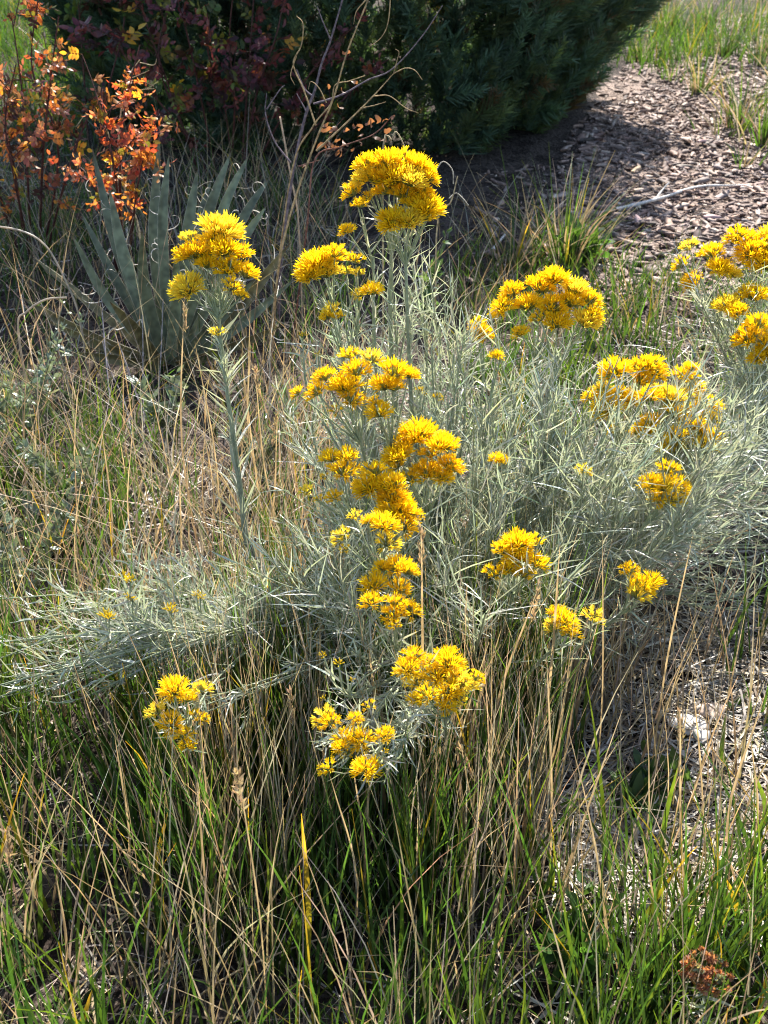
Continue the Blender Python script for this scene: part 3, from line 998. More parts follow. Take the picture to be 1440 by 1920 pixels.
def grass(bag, pix, n, kind, L, wid, lean=(0, .25), bend=(.0, .35), k=5, clump=.0, cn=30, az=None, world=False, taper=.8):
    p = scatter(pix, n, world, clump, cn)
    a = U(0, 6.28, n) if az is None else rng.normal(az[0], az[1], n)
    ln = U(*L, n)
    blades(bag, p - (0, 0, .01), ln, a, np.abs(U(*lean, n)), U(*bend, n), U(*wid, n), grass_cols(n, k, kind), k, taper, a + rng.normal(0, .7, n))


def stuff(name, bag, mat, label, cat):
    return set_props(link(name, bag.mesh(name, mat)), label, cat, None, 'stuff')


FORE = [(-250, 1230), (900, 1230), (1060, 1330), (1040, 1480), (1090, 1600), (1230, 1680), (1750, 1640), (1900, 2500), (-400, 2500)]
g = Bag()
grass(g, FORE, 2350, 'green', (.16, .40), (.0018, .0042), (0, .22), (0, .3), 6, .03, 90)
grass(g, FORE, 850, 'green', (.08, .22), (.0016, .0036), (.1, .7), (0, .5), 5)
grass(g, [(560, 1230), (1050, 1270), (1020, 1450), (700, 1500), (420, 1450)], 700, 'green', (.25, .46), (.0018, .004), (0, .15), (0, .2), 6, .035, 26)
grass(g, [(1150, 1640), (1500, 1560), (1750, 1500), (1850, 2300), (1100, 2300)], 450, 'green', (.12, .34), (.002, .0046), (0, .3), (0, .4), 6, .03, 30)
grass(g, [(1300, 1200), (1750, 1150), (1750, 1500), (1390, 1480)], 90, 'green', (.15, .38), (.0018, .004), (0, .2), (0, .3), 6, .03, 10)
grass(g, [(380, 1270), (1020, 1270), (1010, 1700), (380, 1720)], 650, 'green', (.2, .42), (.0018, .004), (0, .2), (0, .25), 6, .03, 30)
stuff('green_grass', g, M_GRASS, 'tall green grass blades standing in front of the yellow flowering bush', 'grass')
g = Bag()
grass(g, FORE, 1150, 'straw', (.2, .48), (.0010, .0023), (0, .28), (0, .3), 6, .05, 70)
grass(g, [(450, 1060), (1250, 1060), (1180, 1350), (420, 1380)], 1250, 'straw', (.15, .42), (.0010, .0022), (0, .35), (0, .4), 6, .04, 60)
grass(g, FORE, 420, 'straw', (.1, .34), (.0009, .0021), (.4, 1.3), (0, .4), 5)
grass(g, [(1180, 1250), (1500, 1200), (1700, 1800), (1150, 1800)], 110, 'straw', (.2, .44), (.0011, .0024), (0, .2), (0, .2), 6)
grass(g, [(380, 1270), (1060, 1270), (1060, 1720), (380, 1720)], 850, 'straw', (.24, .5), (.0011, .0024), (0, .16), (0, .2), 6, .035, 40)
stuff('dry_grass', g, M_STRAW, 'straw coloured dry grass stems mixed into the foreground grass', 'grass')
MIDL = [(-300, 740), (120, 790), (330, 850), (560, 820), (640, 800), (640, 1230), (-350, 1260)]
g = Bag()
grass(g, MIDL, 380, 'grey', (.15, .45), (.0012, .0026), (.05, .8), (.1, .7), 7)
grass(g, MIDL, 750, 'straw', (.15, .45), (.0012, .0027), (0, .45), (0, .5), 6, .07, 45)
grass(g, MIDL, 300, 'straw', (.2, .55), (.0011, .0022), (.2, .9), (.1, .8), 7)
grass(g, [(440, 790), (690, 740), (700, 1050), (420, 1080)], 170, 'straw', (.2, .45), (.0012, .0024), (0, .3), (0, .4), 6)
stuff('meadow_straw', g, M_STRAW, 'tangled dry straw grass between the yucca and the left low branches', 'grass')
g = Bag()
grass(g, MIDL, 750, 'green', (.1, .32), (.0016, .0034), (0, .4), (0, .45), 6, .05, 34)
grass(g, [(-300, 850), (250, 850), (300, 1230), (-350, 1230)], 450, 'green', (.12, .3), (.0018, .0036), (0, .3), (0, .4), 6, .04, 20)
stuff('meadow_grass', g, M_GRASS, 'thin green grass growing among straw beside the low silver branches', 'grass')
BACKR = [(880, 560), (1180, 540), (1750, 520), (1800, 900), (900, 900)]
g = Bag()
grass(g, BACKR, 1900, 'green', (.08, .28), (.0018, .004), (0, .4), (0, .5), 5, .05, 45)
grass(g, [(820, 500), (1180, 470), (1200, 580), (850, 600)], 260, 'green', (.08, .24), (.002, .004), (0, .5), (0, .5), 5, .06, 14)
stuff('verge_grass', g, M_GRASS, 'short sunlit green grass along the near edge of the mulch path', 'grass')
g = Bag()
grass(g, BACKR, 800, 'straw', (.08, .3), (.0013, .003), (0, .8), (0, .5), 5, .08, 40)
grass(g, [(560, 420), (940, 420), (940, 700), (560, 720)], 130, 'straw', (.15, .45), (.0013, .0026), (0, .6), (0, .6), 6)
stuff('verge_straw', g, M_STRAW, 'short dry straw along the near edge of the mulch path', 'grass')
YAR = [(-350, 400), (120, 370), (560, 360), (660, 420), (640, 660), (490, 590), (130, 570), (40, 660), (-350, 720)]
g = Bag()
grass(g, YAR, 520, 'straw', (.2, .55), (.0016, .003), (0, .5), (0, .6), 7, .1, 40)
grass(g, YAR, 260, 'grey', (.2, .6), (.0014, .0026), (.1, .9), (.1, .8), 7)
grass(g, [(60, 640), (600, 620), (640, 800), (40, 800)], 130, 'straw', (.2, .6), (.0014, .0026), (0, .5), (0, .5), 7)
stuff('shade_straw', g, M_STRAW, 'arching grey straw and dry stems around the yucca leaves', 'grass')
g = Bag()
grass(g, YAR, 1100, 'green', (.15, .45), (.0018, .0034), (0, .4), (0, .6), 6, .1, 45)
grass(g, [(60, 660), (600, 640), (640, 820), (40, 820)], 260, 'green', (.06, .22), (.0016, .0032), (0, .5), (0, .5), 6)
stuff('shade_grass', g, M_GRASS, 'dark green grass in the shade around the yucca', 'grass')
g = Bag()
FAR = [(-9, 8.2), (-1.9, 7.6), (-2.2, 6.2), (-2.4, 5.2), (-7, 4.6), (-12, 8), (-14, 19), (14, 19), (12, 10), (5.5, 11), (1.7, 9.2), (0, 9.6)]
grass(g, FAR, 16000, 'green', (.12, .4), (.003, .007), (0, .5), (0, .5), 4, .3, 300, world=True)
grass(g, [(-400, 10), (160, 20), (175, 240), (100, 330), (-400, 380)], 3600, 'green', (.15, .5), (.003, .007), (0, .5), (0, .5), 5, .12, 90)
grass(g, [(1.9, 8.2), (3.3, 9.6), (4.2, 11.5), (1.2, 11)], 900, 'green', (.15, .4), (.003, .006), (0, .4), (0, .4), 5, .15, 30, world=True)
stuff('far_grass', g, M_GRASS, 'sunlit yellow green grass beyond the juniper and the rose shrub', 'grass')
g = Bag()
grass(g, FAR, 6000, 'straw', (.1, .4), (.002, .005), (0, .8), (0, .5), 4, .3, 300, world=True)
stuff('far_straw', g, M_STRAW, 'pale straw mixed into the far grass beyond the juniper', 'grass')

# ------------------------------------------------------------------ litter lying on the soil
def litter(pix, n, L, wid, cols, zr=.02, world=False):
    b = Bag()
    p = scatter(pix, n, world)
    a = U(0, 6.28, n)
    e = rng.normal(0, .16, n)
    d = np.stack([np.cos(a) * np.cos(e), np.sin(a) * np.cos(e), np.sin(e)], -1)
    t = np.linspace(-.5, .5, 4)[None, :, None]
    l = U(*L, n)[:, None, None]
    sidev = np.stack([-np.sin(a), np.cos(a), U(-.6, .6, n)], -1)
    P = p[:, None] + (0, 0, .006) + np.array([0, 0, 1.]) * np.abs(U(0, zr, n))[:, None, None] + d[:, None] * t * l + sidev[:, None] * (t ** 2) * l * rng.normal(0, .35, (n, 1, 1))
    P[..., 2] = np.maximum(P[..., 2], gz(P[..., 0], P[..., 1]) + .004)
    c = np.asarray(cols)[rng.integers(0, len(cols), n)] * (1 + rng.normal(0, .2, (n, 1)))
    ribbons(b, P, U(*wid, n)[:, None] * np.array([[.7, 1, 1, .6]]), unit(sidev), c)
    return b


LC = [TAN * .9, GREY, GREY * 1.25, BROWN, (.16, .13, .11), (.44, .40, .35)]
stuff('straw_litter', litter([(900, 1180), (1500, 1150), (1750, 1700), (1100, 1760), (960, 1500)], 3200, (.03, .18), (.0009, .0026), LC), M_LITTER,
      'pale fallen straw and twig litter covering the bare soil', 'litter')
stuff('dark_litter', litter([(-300, 1150), (1000, 1150), (1100, 1700), (1900, 2500), (-400, 2500)], 1200, (.04, .16), (.0008, .002), LC[:2] + LC[3:5]), M_LITTER,
      'fallen straw litter under the foreground grass', 'litter')
stuff('meadow_litter', litter([(-300, 850), (560, 860), (900, 640), (1600, 560), (1600, 1150), (-300, 1200)], 1500, (.03, .2), (.0008, .0022), LC), M_LITTER,
      'fallen straw litter below the rabbitbrush and meadow grass', 'litter')
stuff('far_litter', litter([(-350, 300), (120, 250), (200, 420), (560, 420), (800, 450), (900, 600), (-350, 720)], 700, (.04, .2), (.0015, .004), LC), M_LITTER,
      'fallen straw and twig litter in the shade behind the yucca', 'litter')

# ------------------------------------------------------------------ single stalks and blades that stand out
def single_blade(name, label, cat, group, x0, y0, x1, y1, wid, c0, c1, mat, dy=0., bow=.02, k=9):
    base = gnd(x0, y0)
    tip = at(x1, y1, base[1] + dy)
    mid = (base + tip) / 2 + np.array([rng.normal(0, bow), rng.normal(0, bow), 0])
    P = spline([base - (0, 0, .004), mid, tip], k)
    t = np.linspace(0, 1, k)
    b = Bag()
    S = unit(np.cross(unit(tip - base), unit(CAM - mid)) + rng.normal(0, .25, 3))
    W = wid * np.interp(t, [0, .6, .85, 1], [.8, 1, .7, .06])
    C = np.asarray(c0) * (1 - t[:, None] ** 1.5) + np.asarray(c1) * t[:, None] ** 1.5
    nrm = unit(np.cross(S, tip - base))
    # folded blade: two ribbons meeting at the midrib
    for s in (-1, 1):
        v = np.stack([P, P + S * (W * s)[:, None] + nrm * (W * .45)[:, None]], 1)
        i = np.arange(2 * k).reshape(k, 2)
        b.add(v, np.stack([i[:-1, 0], i[:-1, 1], i[1:, 1], i[1:, 0]], -1), np.repeat(C[:, None], 2, 1))
    o = link(name, b.mesh(name, mat, base))
    o.location = tuple(base)
    return set_props(o, label, cat, group)


STALKS = [(410, 1850, 370, 1460), (500, 1930, 445, 1440), (645, 1850, 617, 1450), (675, 1740, 660, 1425), (1030, 1665, 1025, 1230), (960, 1640, 865, 1400),
          (1265, 1825, 1205, 1565), (1390, 1625, 1405, 1365), (852, 1925, 852, 1800), (380, 760 + 300, 345, 560), (520, 990, 470, 640), (180, 1170, 155, 880),
          (390, 1080, 380, 800), (1290, 1700, 1275, 1330), (1330, 1650, 1300, 1290), (1420, 1750, 1435, 1300), (780, 1700, 740, 1330), (560, 1600, 545, 1290),
          (900, 1560, 940, 1180), (830, 1600, 800, 1230), (1000, 1560, 1085, 1170), (930, 1500, 1010, 1100), (700, 1560, 690, 1200), (240, 1650, 215, 1380), (110, 1850, 105, 1640), (20, 1800, 15, 1560), (415, 1090, 365, 640), (400, 1060, 388, 760), (500, 1010, 452, 660),
          (540, 1050, 478, 690), (205, 1120, 190, 800), (290, 1130, 250, 790), (340, 1150, 335, 850), (450, 1150, 520, 780), (1120, 1480, 1130, 1000), (1220, 1460, 1300, 1000),
          (620, 1480, 600, 1150), (800, 1500, 790, 990), (860, 1520, 850, 1250), (470, 1560, 455, 1250), (1000, 1500, 1050, 1020)]
for i, s in enumerate(STALKS):
    seedy = i % 4 == 1
    ob = single_blade('dry_stalk', 'upright tan dry grass stalk topped by a narrow feathery seed head' if seedy else 'thin bare upright tan dry grass stalk standing clear of its neighbours', 'grass stalk',
                 'seeding dry grass stalks' if seedy else 'tan dry grass stalks', *s, U(.0014, .0024),
                 BROWN * 1.2 if i % 3 == 0 else TAN, TAN * 1.15, M_STRAW, rng.normal(0, .03))
    if seedy:
        b0 = gnd(s[0], s[1])
        tipp = at(s[2], s[3], b0[1])
        n = 46
        u = U(0, 1, n)
        o = tipp - b0 - unit(tipp - b0) * (u * .07)[:, None] + rng.normal(0, .0012, (n, 3))
        d = unit(unit(tipp - b0) * 1.2 + rng.normal(0, .35, (n, 3)))
        b = Bag()
        ribbons(b, o[:, None] + d[:, None] * np.linspace(0, .013, 3)[None, :, None], np.array([[.0006, .0016, .0003]]), unit(np.cross(d, rng.normal(0, 1, (n, 3)))), jit(TAN, n, .2))
        link('seed_head', b.mesh('seed_head', M_STRAW), ob)
for s in ((570, 1850, 565, 1525), (315, 1660, 315, 1520), (140, 1930, 175, 1850), (1375, 1760, 1360, 1640), (1400, 1900, 1440, 1820)):
    single_blade('amber_blade', 'grass blade glowing amber yellow with a drying tip', 'grass blade', 'amber grass blades', *s, .004, LIME, AMBER * 1.3, M_GRASS)
for s in ((425, 1790, 405, 1660), (520, 1570, 590, 1375), (1240, 1640, 1270, 1440), (870, 1690, 865, 1570), (1110, 1760, 1120, 1680), (1370, 1420, 1360, 1340), (40, 1480, 25, 1395), (1420, 1560, 1415, 1450), (990, 1700, 1010, 1560)):
    single_blade('lime_blade', 'broad lime green grass blade lit from behind', 'grass blade', 'lime green grass blades', *s, .0045, GREEN * 1.3, LIME * 1.3, M_GRASS)


def cane(name, label, cat, parts, base_px, col, mat, r0, leaves=None, Y=None, group=None, base=None):
    """a dead stem: list of polylines in picture points with Y; first starts on the ground"""
    base = gnd(*base_px) if base is None else base
    t = thing(name, base, label, cat, group)
    for pi, (nm, pts, r) in enumerate(parts):
        Q = [at(*p) for p in pts]
        if pi == 0:
            Q = [base - (0, 0, .005)] + Q
        n = max(8, 5 * len(Q))
        P = spline(Q, n)
        b = Bag()
        tube(b, P, .72 * np.linspace(r, r * .4, n) * (1 + .12 * np.sin(np.arange(n) * 2.2)), np.asarray(col) * U(.9, 1.1), 6)
        link(nm, b.mesh(nm, mat, base), t)
    return t, base


YV = 3.05
cane('dry_stalk', 'tall tan dead stalk with curling side tendrils leaning up over the yellow flowers', 'dead stalk',
     [('stem', [(520, 520, YV), (545, 400, YV), (590, 270, YV), (625, 185, YV), (650, 100, YV), (690, 0, YV), (720, -80, YV)], .0045),
      ('stem', [(505, 640, YV), (545, 330, YV), (585, 240, YV), (620, 195, YV), (628, 160, YV), (655, 152, YV), (684, 142, YV)], .0032),
      ('side_shoot', [(592, 235, YV), (570, 170, YV), (550, 120, YV), (565, 85, YV), (568, 45, YV), (556, 30, YV)], .003),
      ('tendril', [(556, 105, YV), (545, 140, YV), (553, 160, YV)], .0018),
      ('side_shoot', [(593, 283, YV - .02), (650, 230, YV), (700, 180, YV), (738, 138, YV)], .0035),
      ('tendril', [(738, 138, YV), (760, 128, YV), (778, 132, YV), (792, 150, YV)], .002),
      ('tendril', [(738, 138, YV), (744, 115, YV), (748, 98, YV), (741, 92, YV)], .002),
      ('tendril', [(702, 180, YV), (730, 180, YV), (760, 202, YV), (784, 212, YV)], .002),
      ('tendril', [(676, 203, YV), (700, 198, YV), (724, 191, YV)], .002),
      ('tendril', [(612, 193, YV), (598, 165, YV), (583, 153, YV), (578, 168, YV)], .002),
      ('tendril', [(686, 0, YV), (668, 22, YV), (663, 46, YV)], .002),
      ('tendril', [(733, -20, YV), (728, 40, YV), (715, 70, YV), (692, 88, YV)], .002)], (508, 690), TAN * (.85, .75, .65), M_WOOD, .006)
cane('thorny_cane', 'dark grey purple thorny dead cane standing behind the tall tan stalk', 'dead cane',
     [('stem', [(528, 480, 3.5), (550, 320, 3.5), (572, 220, 3.5), (590, 170, 3.5), (603, 120, 3.5), (620, 75, 3.5), (645, -10, 3.5)], .0075),
      ('side_shoot', [(545, 305, 3.5), (515, 265, 3.5), (498, 215, 3.5), (500, 175, 3.5)], .004), ('side_shoot', [(500, 205, 3.5), (525, 168, 3.5), (534, 160, 3.5)], .0025),
      ('side_shoot', [(585, 180, 3.5), (570, 165, 3.5), (556, 130, 3.5)], .004), ('side_shoot', [(588, 195, 3.5), (640, 178, 3.5), (690, 150, 3.5), (735, 130, 3.5), (790, 70, 3.5), (830, 10, 3.5)], .004),
      ('side_shoot', [(620, 75, 3.5), (605, 40, 3.5), (595, 12, 3.5)], .003), ('side_shoot', [(575, 210, 3.5), (556, 175, 3.5)], .003)], (520, 640), (.17, .13, .145), M_WOOD, .007)
t_, tb_ = cane('withered_twig', 'withered reddish twig with crumpled rusty brown leaves beside the tall tan stalk', 'dead twig',
               [('stem', [(575, 430, 3.3), (590, 300, 3.3), (640, 275, 3.3), (700, 252, 3.3), (735, 218, 3.3)], .004), ('side_shoot', [(560, 312, 3.3), (600, 300, 3.3)], .0025),
                ('side_shoot', [(610, 288, 3.3), (618, 255, 3.3), (645, 220, 3.3)], .002)], (545, 660), (.20, .09, .065), M_WOOD, .004)
wl = []
for k in range(4):
    r = np.random.default_rng(70 + k)
    b = Bag()
    t = np.linspace(0, 1, 6)
    P = np.stack([.25 * np.sin(t * 5 + k), .2 * np.cos(t * 4), t], -1)
    tw_ = np.linspace(0, r.uniform(1, 3), 6)
    S = np.stack([np.cos(tw_), np.sin(tw_), .3 * np.sin(t * 6)], -1)
    ribbons(b, P[None], np.array([[.05, .22, .3, .26, .2, .05]]), S[None], np.array((.21, .115, .075)) * r.uniform(.7, 1.3))
    wl.append(b.mesh('leaf', M_AUTUMN))
for x, y in [(655, 102), (660, 150)] + [(U(600, 680), U(235, 290)) for _ in range(24)] + [(U(690, 740), U(215, 260)) for _ in range(9)] + [(598, 200), (632, 196), (612, 160), (640, 165), (566, 312)]:
    p = at(x, y, 3.3)
    link('leaf', wl[rng.integers(4)], t_, place(p - tb_, frame(rng.normal(0, 1, 3), U(0, 6)), U(.014, .027)))
cane('dry_stalk', 'forked tan dead stalk with curved hooks rising behind the orange rose sprays', 'dead stalk',
     [('stem', [(262, 440, 3.7), (235, 360, 3.7), (223, 270, 3.7), (228, 200, 3.7), (240, 145, 3.7), (262, 112, 3.7)], .0045),
      ('tendril', [(230, 208, 3.7), (258, 172, 3.7), (290, 166, 3.7)], .002), ('tendril', [(248, 146, 3.7), (280, 132, 3.7)], .0018), ('tendril', [(262, 117, 3.7), (288, 122, 3.7), (294, 110, 3.7)], .0018),
      ('side_shoot', [(241, 378, 3.7), (255, 330, 3.7), (260, 290, 3.7)], .003), ('side_shoot', [(195, 420, 3.7), (208, 350, 3.7), (203, 250, 3.7), (166, 215, 3.7), (142, 238, 3.7)], .003)], (270, 640), TAN, M_WOOD, .005)
for i, pts in enumerate(([(505 / 2.667 + 4, 480 + 130, 3.0), (193, 580, 3.0), (190, 560, 3.0)], [(270, 780, 2.9), (240, 690, 2.95), (215, 625, 3.0)], [(268, 740, 2.9), (268, 660, 2.95), (267, 590, 3.0)],
                         [(298, 760, 2.9), (302, 660, 2.95), (306, 560, 3.0)], [(235, 760, 2.9), (205, 690, 2.95), (192, 640, 3.0)], [(285, 800, 2.8), (255, 740, 2.85), (222, 640, 2.9)])):
    cane('dead_weed', 'thin bare grey dead stem standing in front of the yucca base', 'dead stem', [('stem', pts, .003)], (pts[0][0] + U(0, 25), 850), (.33, .29, .29), M_WOOD, .003, group='grey dead stems before the yucca')
for pts, lab in (([(-60, 425, 3.2), (20, 428, 3.2), (80, 455, 3.2), (120, 520, 3.2), (150, 600, 3.2)], 'long pale dead grass stem arching over left of the yucca'),
                 ([(34, 620, 2.9), (50, 585, 2.9), (85, 562, 2.9), (125, 558, 2.9)], 'short bleached white stem bent into a hook by the yucca'),
                 ([(560, 420, 3.6), (545, 330, 3.6), (525, 218, 3.6)], 'straight slim grey stick standing before the purple shrub')):
    p = [at(*q) for q in pts]
    e = p[-1] if 'arching' in lab else p[0]
    base = np.array([e[0], e[1], gz(e[0], e[1])])
    t = thing('pale_stem', base, lab, 'dead stem')
    b = Bag()
    full = (p + [base]) if 'arching' in lab else ([base] + p)
    P = spline(full, 22)
    tube(b, P, .0028, (.50, .44, .36), 5)
    link('stem', b.mesh('stem', M_STRAW, base), t)
for pts, lab in (([(820, 420, 2.6), (845, 380, 2.6), (858, 330, 2.6)], 'brown forked tip of a dry stalk with a hooked tendril right of the tallest flowers'),
                 ([(718, 290, 2.5), (735, 262, 2.5), (744, 248, 2.5), (766, 290, 2.5)], 'dry tendril bent to a peak above the tallest flowers')):
    p = [at(*q) for q in pts]
    base = np.array([p[0][0] - .02, p[0][1], 0])
    base[2] = gz(base[0], base[1])
    t = thing('dry_stalk', base, lab, 'dead stalk')
    b = Bag()
    tube(b, spline([base, (base + p[0]) / 2 + (.01, 0, 0)] + p, 20), np.linspace(.0028, .0014, 20), TAN * .8, 5)
    link('stem', b.mesh('stem', M_WOOD, base), t)
    if 'forked' in lab:
        for q in ([(842, 372, 2.6), (855, 362, 2.6), (868, 372, 2.6), (878, 385, 2.6)], [(850, 345, 2.6), (848, 318, 2.6), (830, 303, 2.6), (815, 325, 2.6)]):
            b = Bag()
            tube(b, spline([at(*s) for s in q], 12), .0014, GREY, 4)
            link('tendril', b.mesh('tendril', M_WOOD, base), t)
# long dry stems lying across the foreground grass
for i, (a, b_, lab) in enumerate((((270, 1890, 1.0), (870, 1675, 1.25), 'long dry stem lying aslant across the foreground grass'),
                                  ((965, 1660, 1.25), (1245, 1285, 1.65), 'long straw stem leaning up to the right over the bare litter'),
                                  ((860, 1990, 1.0), (1000, 1720, 1.15), 'pale straw stem leaning over the dark gap in the grass'))):
    p0, p1 = at(*a), at(*b_)
    base = np.array([p0[0], p0[1], gz(p0[0], p0[1])])
    o = Bag()
    lo_ = p0 if p0[2] > base[2] else base
    tube(o, spline([base, lo_ * .7 + p1 * .3 + (0, 0, .01), p1], 14), np.linspace(.0022, .001, 14), TAN, 5)
    ob = link('fallen_stem', o.mesh('fallen_stem', M_STRAW, base))
    ob.location = tuple(base)
    set_props(ob, lab, 'dry stem')

# ------------------------------------------------------------------ grass tufts on and beside the path
def tuft(px, n, L, label, kind_mix=(.6, .4), group=None, spread=.05, wid=(.002, .0042), lean=(0, .45), bend=(0, .6)):
    base = gnd(*px)
    t = thing('grass_tuft', base, label, 'grass tuft', group)
    for nm, kind, k_, mat in (('green_blades', 'green', int(n * kind_mix[0]), M_GRASS), ('dry_blades', 'straw', int(n * kind_mix[1]), M_STRAW)):
        b = Bag()
        a = U(0, 6.28, k_)
        r = np.abs(rng.normal(0, spread, k_))
        p = base + np.stack([r * np.cos(a), r * np.sin(a), np.zeros(k_) - .005], -1)
        blades(b, p, U(*L, k_), a + rng.normal(0, .5, k_), U(*lean, k_), U(*bend, k_), U(*wid, k_), grass_cols(k_, 7, kind), 7)
        set_props(link(nm, b.mesh(nm, mat, base), t), kind='stuff')


tuft((1050, 488), 180, (.18, .46), 'big clump of green grass with arching dry tips at the juniper shade edge', spread=.09, wid=(.002, .005))
tuft((960, 505), 60, (.15, .4), 'thin clump of mostly dry arching grass left of the big green clump', (.35, .65), spread=.06)
for x, y, n, L in ((1310, 180, 50, .35), (1200, 120, 40, .3), (1385, 240, 70, .5), (1430, 270, 60, .5), (1345, 255, 16, .25), (1395, 310, 14, .22), (1255, 160, 25, .2), (1420, 130, 70, .5), (1360, 110, 50, .45), (1470, 200, 80, .55), (1250, 70, 80, .45), (1320, 60, 60, .4)):
    tuft((x, y), n, (L * .5, L), 'small sunlit green grass clump growing out of the wood mulch', (.65, .35), 'grass clumps in the mulch', spread=.05, wid=(.003, .006))

# ------------------------------------------------------------------ broad leaved weeds
def weed(name, px, label, cat, n_st, h, leaf, n_leaf, col, mat, spread=.5, lw=.28, pair=True, stem_col=(.2, .2, .12), base=None, group=None):
    base = gnd(*px) if base is None else base
    t = thing(name, base, label, cat, group)
    for s in range(n_st):
        a = U(0, 6.28)
        hh = h * U(.6, 1.1)
        off = np.array([math.cos(a), math.sin(a), 0])
        P = spline([base, base + off * hh * spread * .4 + (0, 0, hh * .55), base + off * hh * spread + (0, 0, hh)], 10)
        b = Bag()
        tube(b, P, np.linspace(.002, .0009, 10), stem_col, 4)
        so_ = link('stem', b.mesh('stem', M_STEM, base), t)
        C, S, L = leaf_lines(P, n_leaf, (leaf * .6, leaf * 1.2), .15, 1., (.6, 1.3), .3)
        b = Bag()
        ribbons(b, C, np.array([[.15, .8, 1, .75, .08]]) * (L * lw)[:, None], S, jit(col, n_leaf, .2))
        set_props(link('leaves', b.mesh('leaves', mat, base), so_), kind='stuff')


SAGE = np.array([.17, .21, .14])
weed('silver_weed', (70, 830), 'bushy grey green small leaved weed among straw left of the yucca', 'weed', 12, .36, .02, 40, SAGE * 1.2, M_SILVER, .5)
weed('silver_weed', (25, 860), 'grey green small leaved weed above the round dark mallow leaf', 'weed', 6, .34, .02, 36, SAGE * 1.1, M_SILVER, .45)
for x_, y_, l_ in ((150, 960, 'wispy grey green weed with tiny leaves in the straw before the yucca'), (60, 1120, 'leafy grey green weed in the straw behind the low silver branches'), (480, 900, 'thin pale green weed with tiny leaves beside the lone tall flower stem')):
    weed('silver_weed', (x_, y_), l_, 'weed', 9, .24, .024, 34, SAGE * U(.8, 1.1), M_SILVER, .5)
weed('silver_weed', (310, 810), 'little silvery leaved sprig standing right before the yucca base', 'weed', 4, .24, .032, 36, SAGE * 1.1, M_SILVER, .4)
weed('silver_weed', (90, 1030), 'low pale green weed with whitish leaves beside the round mallow leaf', 'weed', 8, .13, .032, 26, SAGE * 1.2, M_SILVER, .8)
weed('green_weed', (1105, 490), 'bright green broad leaved weed at the foot of the big grass clump', 'weed', 10, .13, .09, 6, GREEN * 1.3, M_GRASS, .6, .22)
weed('green_weed', (800, 600), 'small green herb with serrated whitish leaves right of the tall flower stems', 'weed', 4, .3, .035, 28, (.10, .16, .08), M_GRASS, .2)
weed('green_weed', (1210, 1490), 'low green herb with small oval leaves creeping over the litter', 'weed', 12, .07, .03, 12, (.08, .14, .06), M_GRASS, 1.1, .3)
weed('green_weed', (1265, 1440), 'tiny plant with two bright lime leaves in the litter', 'weed', 2, .04, .035, 3, LIME, M_GRASS, .6, .4)
weed('green_weed', (1080, 1790), 'clump of bright green herb leaves in the dark gap of the foreground grass', 'weed', 12, .1, .04, 12, GREEN * 1.4, M_GRASS, .8, .25)
weed('green_weed', (1370, 1330), 'small green leaf pair beside the pale flat bark', 'weed', 2, .03, .022, 3, GREEN * 1.5, M_GRASS, .6, .35)

# round mallow leaves
base = gnd(35, 985)
t = thing('mallow', base, 'round dark green mallow leaves low among the straw', 'mallow')
for k, (x, y, r_) in enumerate(((32, 935, .030), (62, 985, .022), (112, 990, .024), (8, 960, .022))):
    c_ = at(x, y, base[1] + .02 * k - .02)
    th = np.linspace(0, 2 * np.pi, 15)[:-1]
    nrm = unit(np.array([U(-.3, .3), -.75, .6]))
    e1 = unit(np.cross(nrm, (0, 0, 1.)))
    e2 = np.cross(nrm, e1)
    rad = r_ * (1 + .08 * np.cos(th * 5))
    rad[10] *= .55
    rim = c_ + e1 * (rad * np.cos(th))[:, None] + e2 * (rad * np.sin(th))[:, None] + nrm * (.12 * r_ * np.cos(th * 5))[:, None]
    midr = c_ + (rim - c_) * .5 - nrm * .1 * r_
    v = np.vstack([rim, midr, np.repeat((c_ - nrm * .02 * r_)[None], 14, 0)])
    i = np.arange(14)
    j = (i + 1) % 14
    b = Bag()
    b.add(v, np.vstack([np.stack([i, j, j + 14, i + 14], -1), np.stack([i + 14, j + 14, j + 28, i + 28], -1)]), GREEN * U(.8, 1.1))
    lo = link('leaf', b.mesh('leaf', M_GRASS, base), t)
    b = Bag()
    tube(b, spline([base, (base + c_) / 2 + (0, .01, 0), c_], 6), .0014, GREEN * 1.4, 4)
    link('stalk', b.mesh('stalk', M_STEM, base), lo)

# ------------------------------------------------------------------ wood on the ground
def twig(label, name, pts, r, col, cat='stick', sides=()):
    base = pts[0].copy()
    t = thing(name, base, label, cat)
    b = Bag()
    P = spline(pts, 20)
    tube(b, P, np.linspace(r, r * .45, 20) * (1 + .15 * np.sin(np.arange(20) * 1.7)), col, 7)
    link('stem', b.mesh('stem', M_LITTER, base), t)
    for s in sides:
        b = Bag()
        tube(b, spline(s, 7), np.linspace(r * .6, r * .3, 7), col, 5)
        link('side_shoot', b.mesh('side_shoot', M_LITTER, base), t)


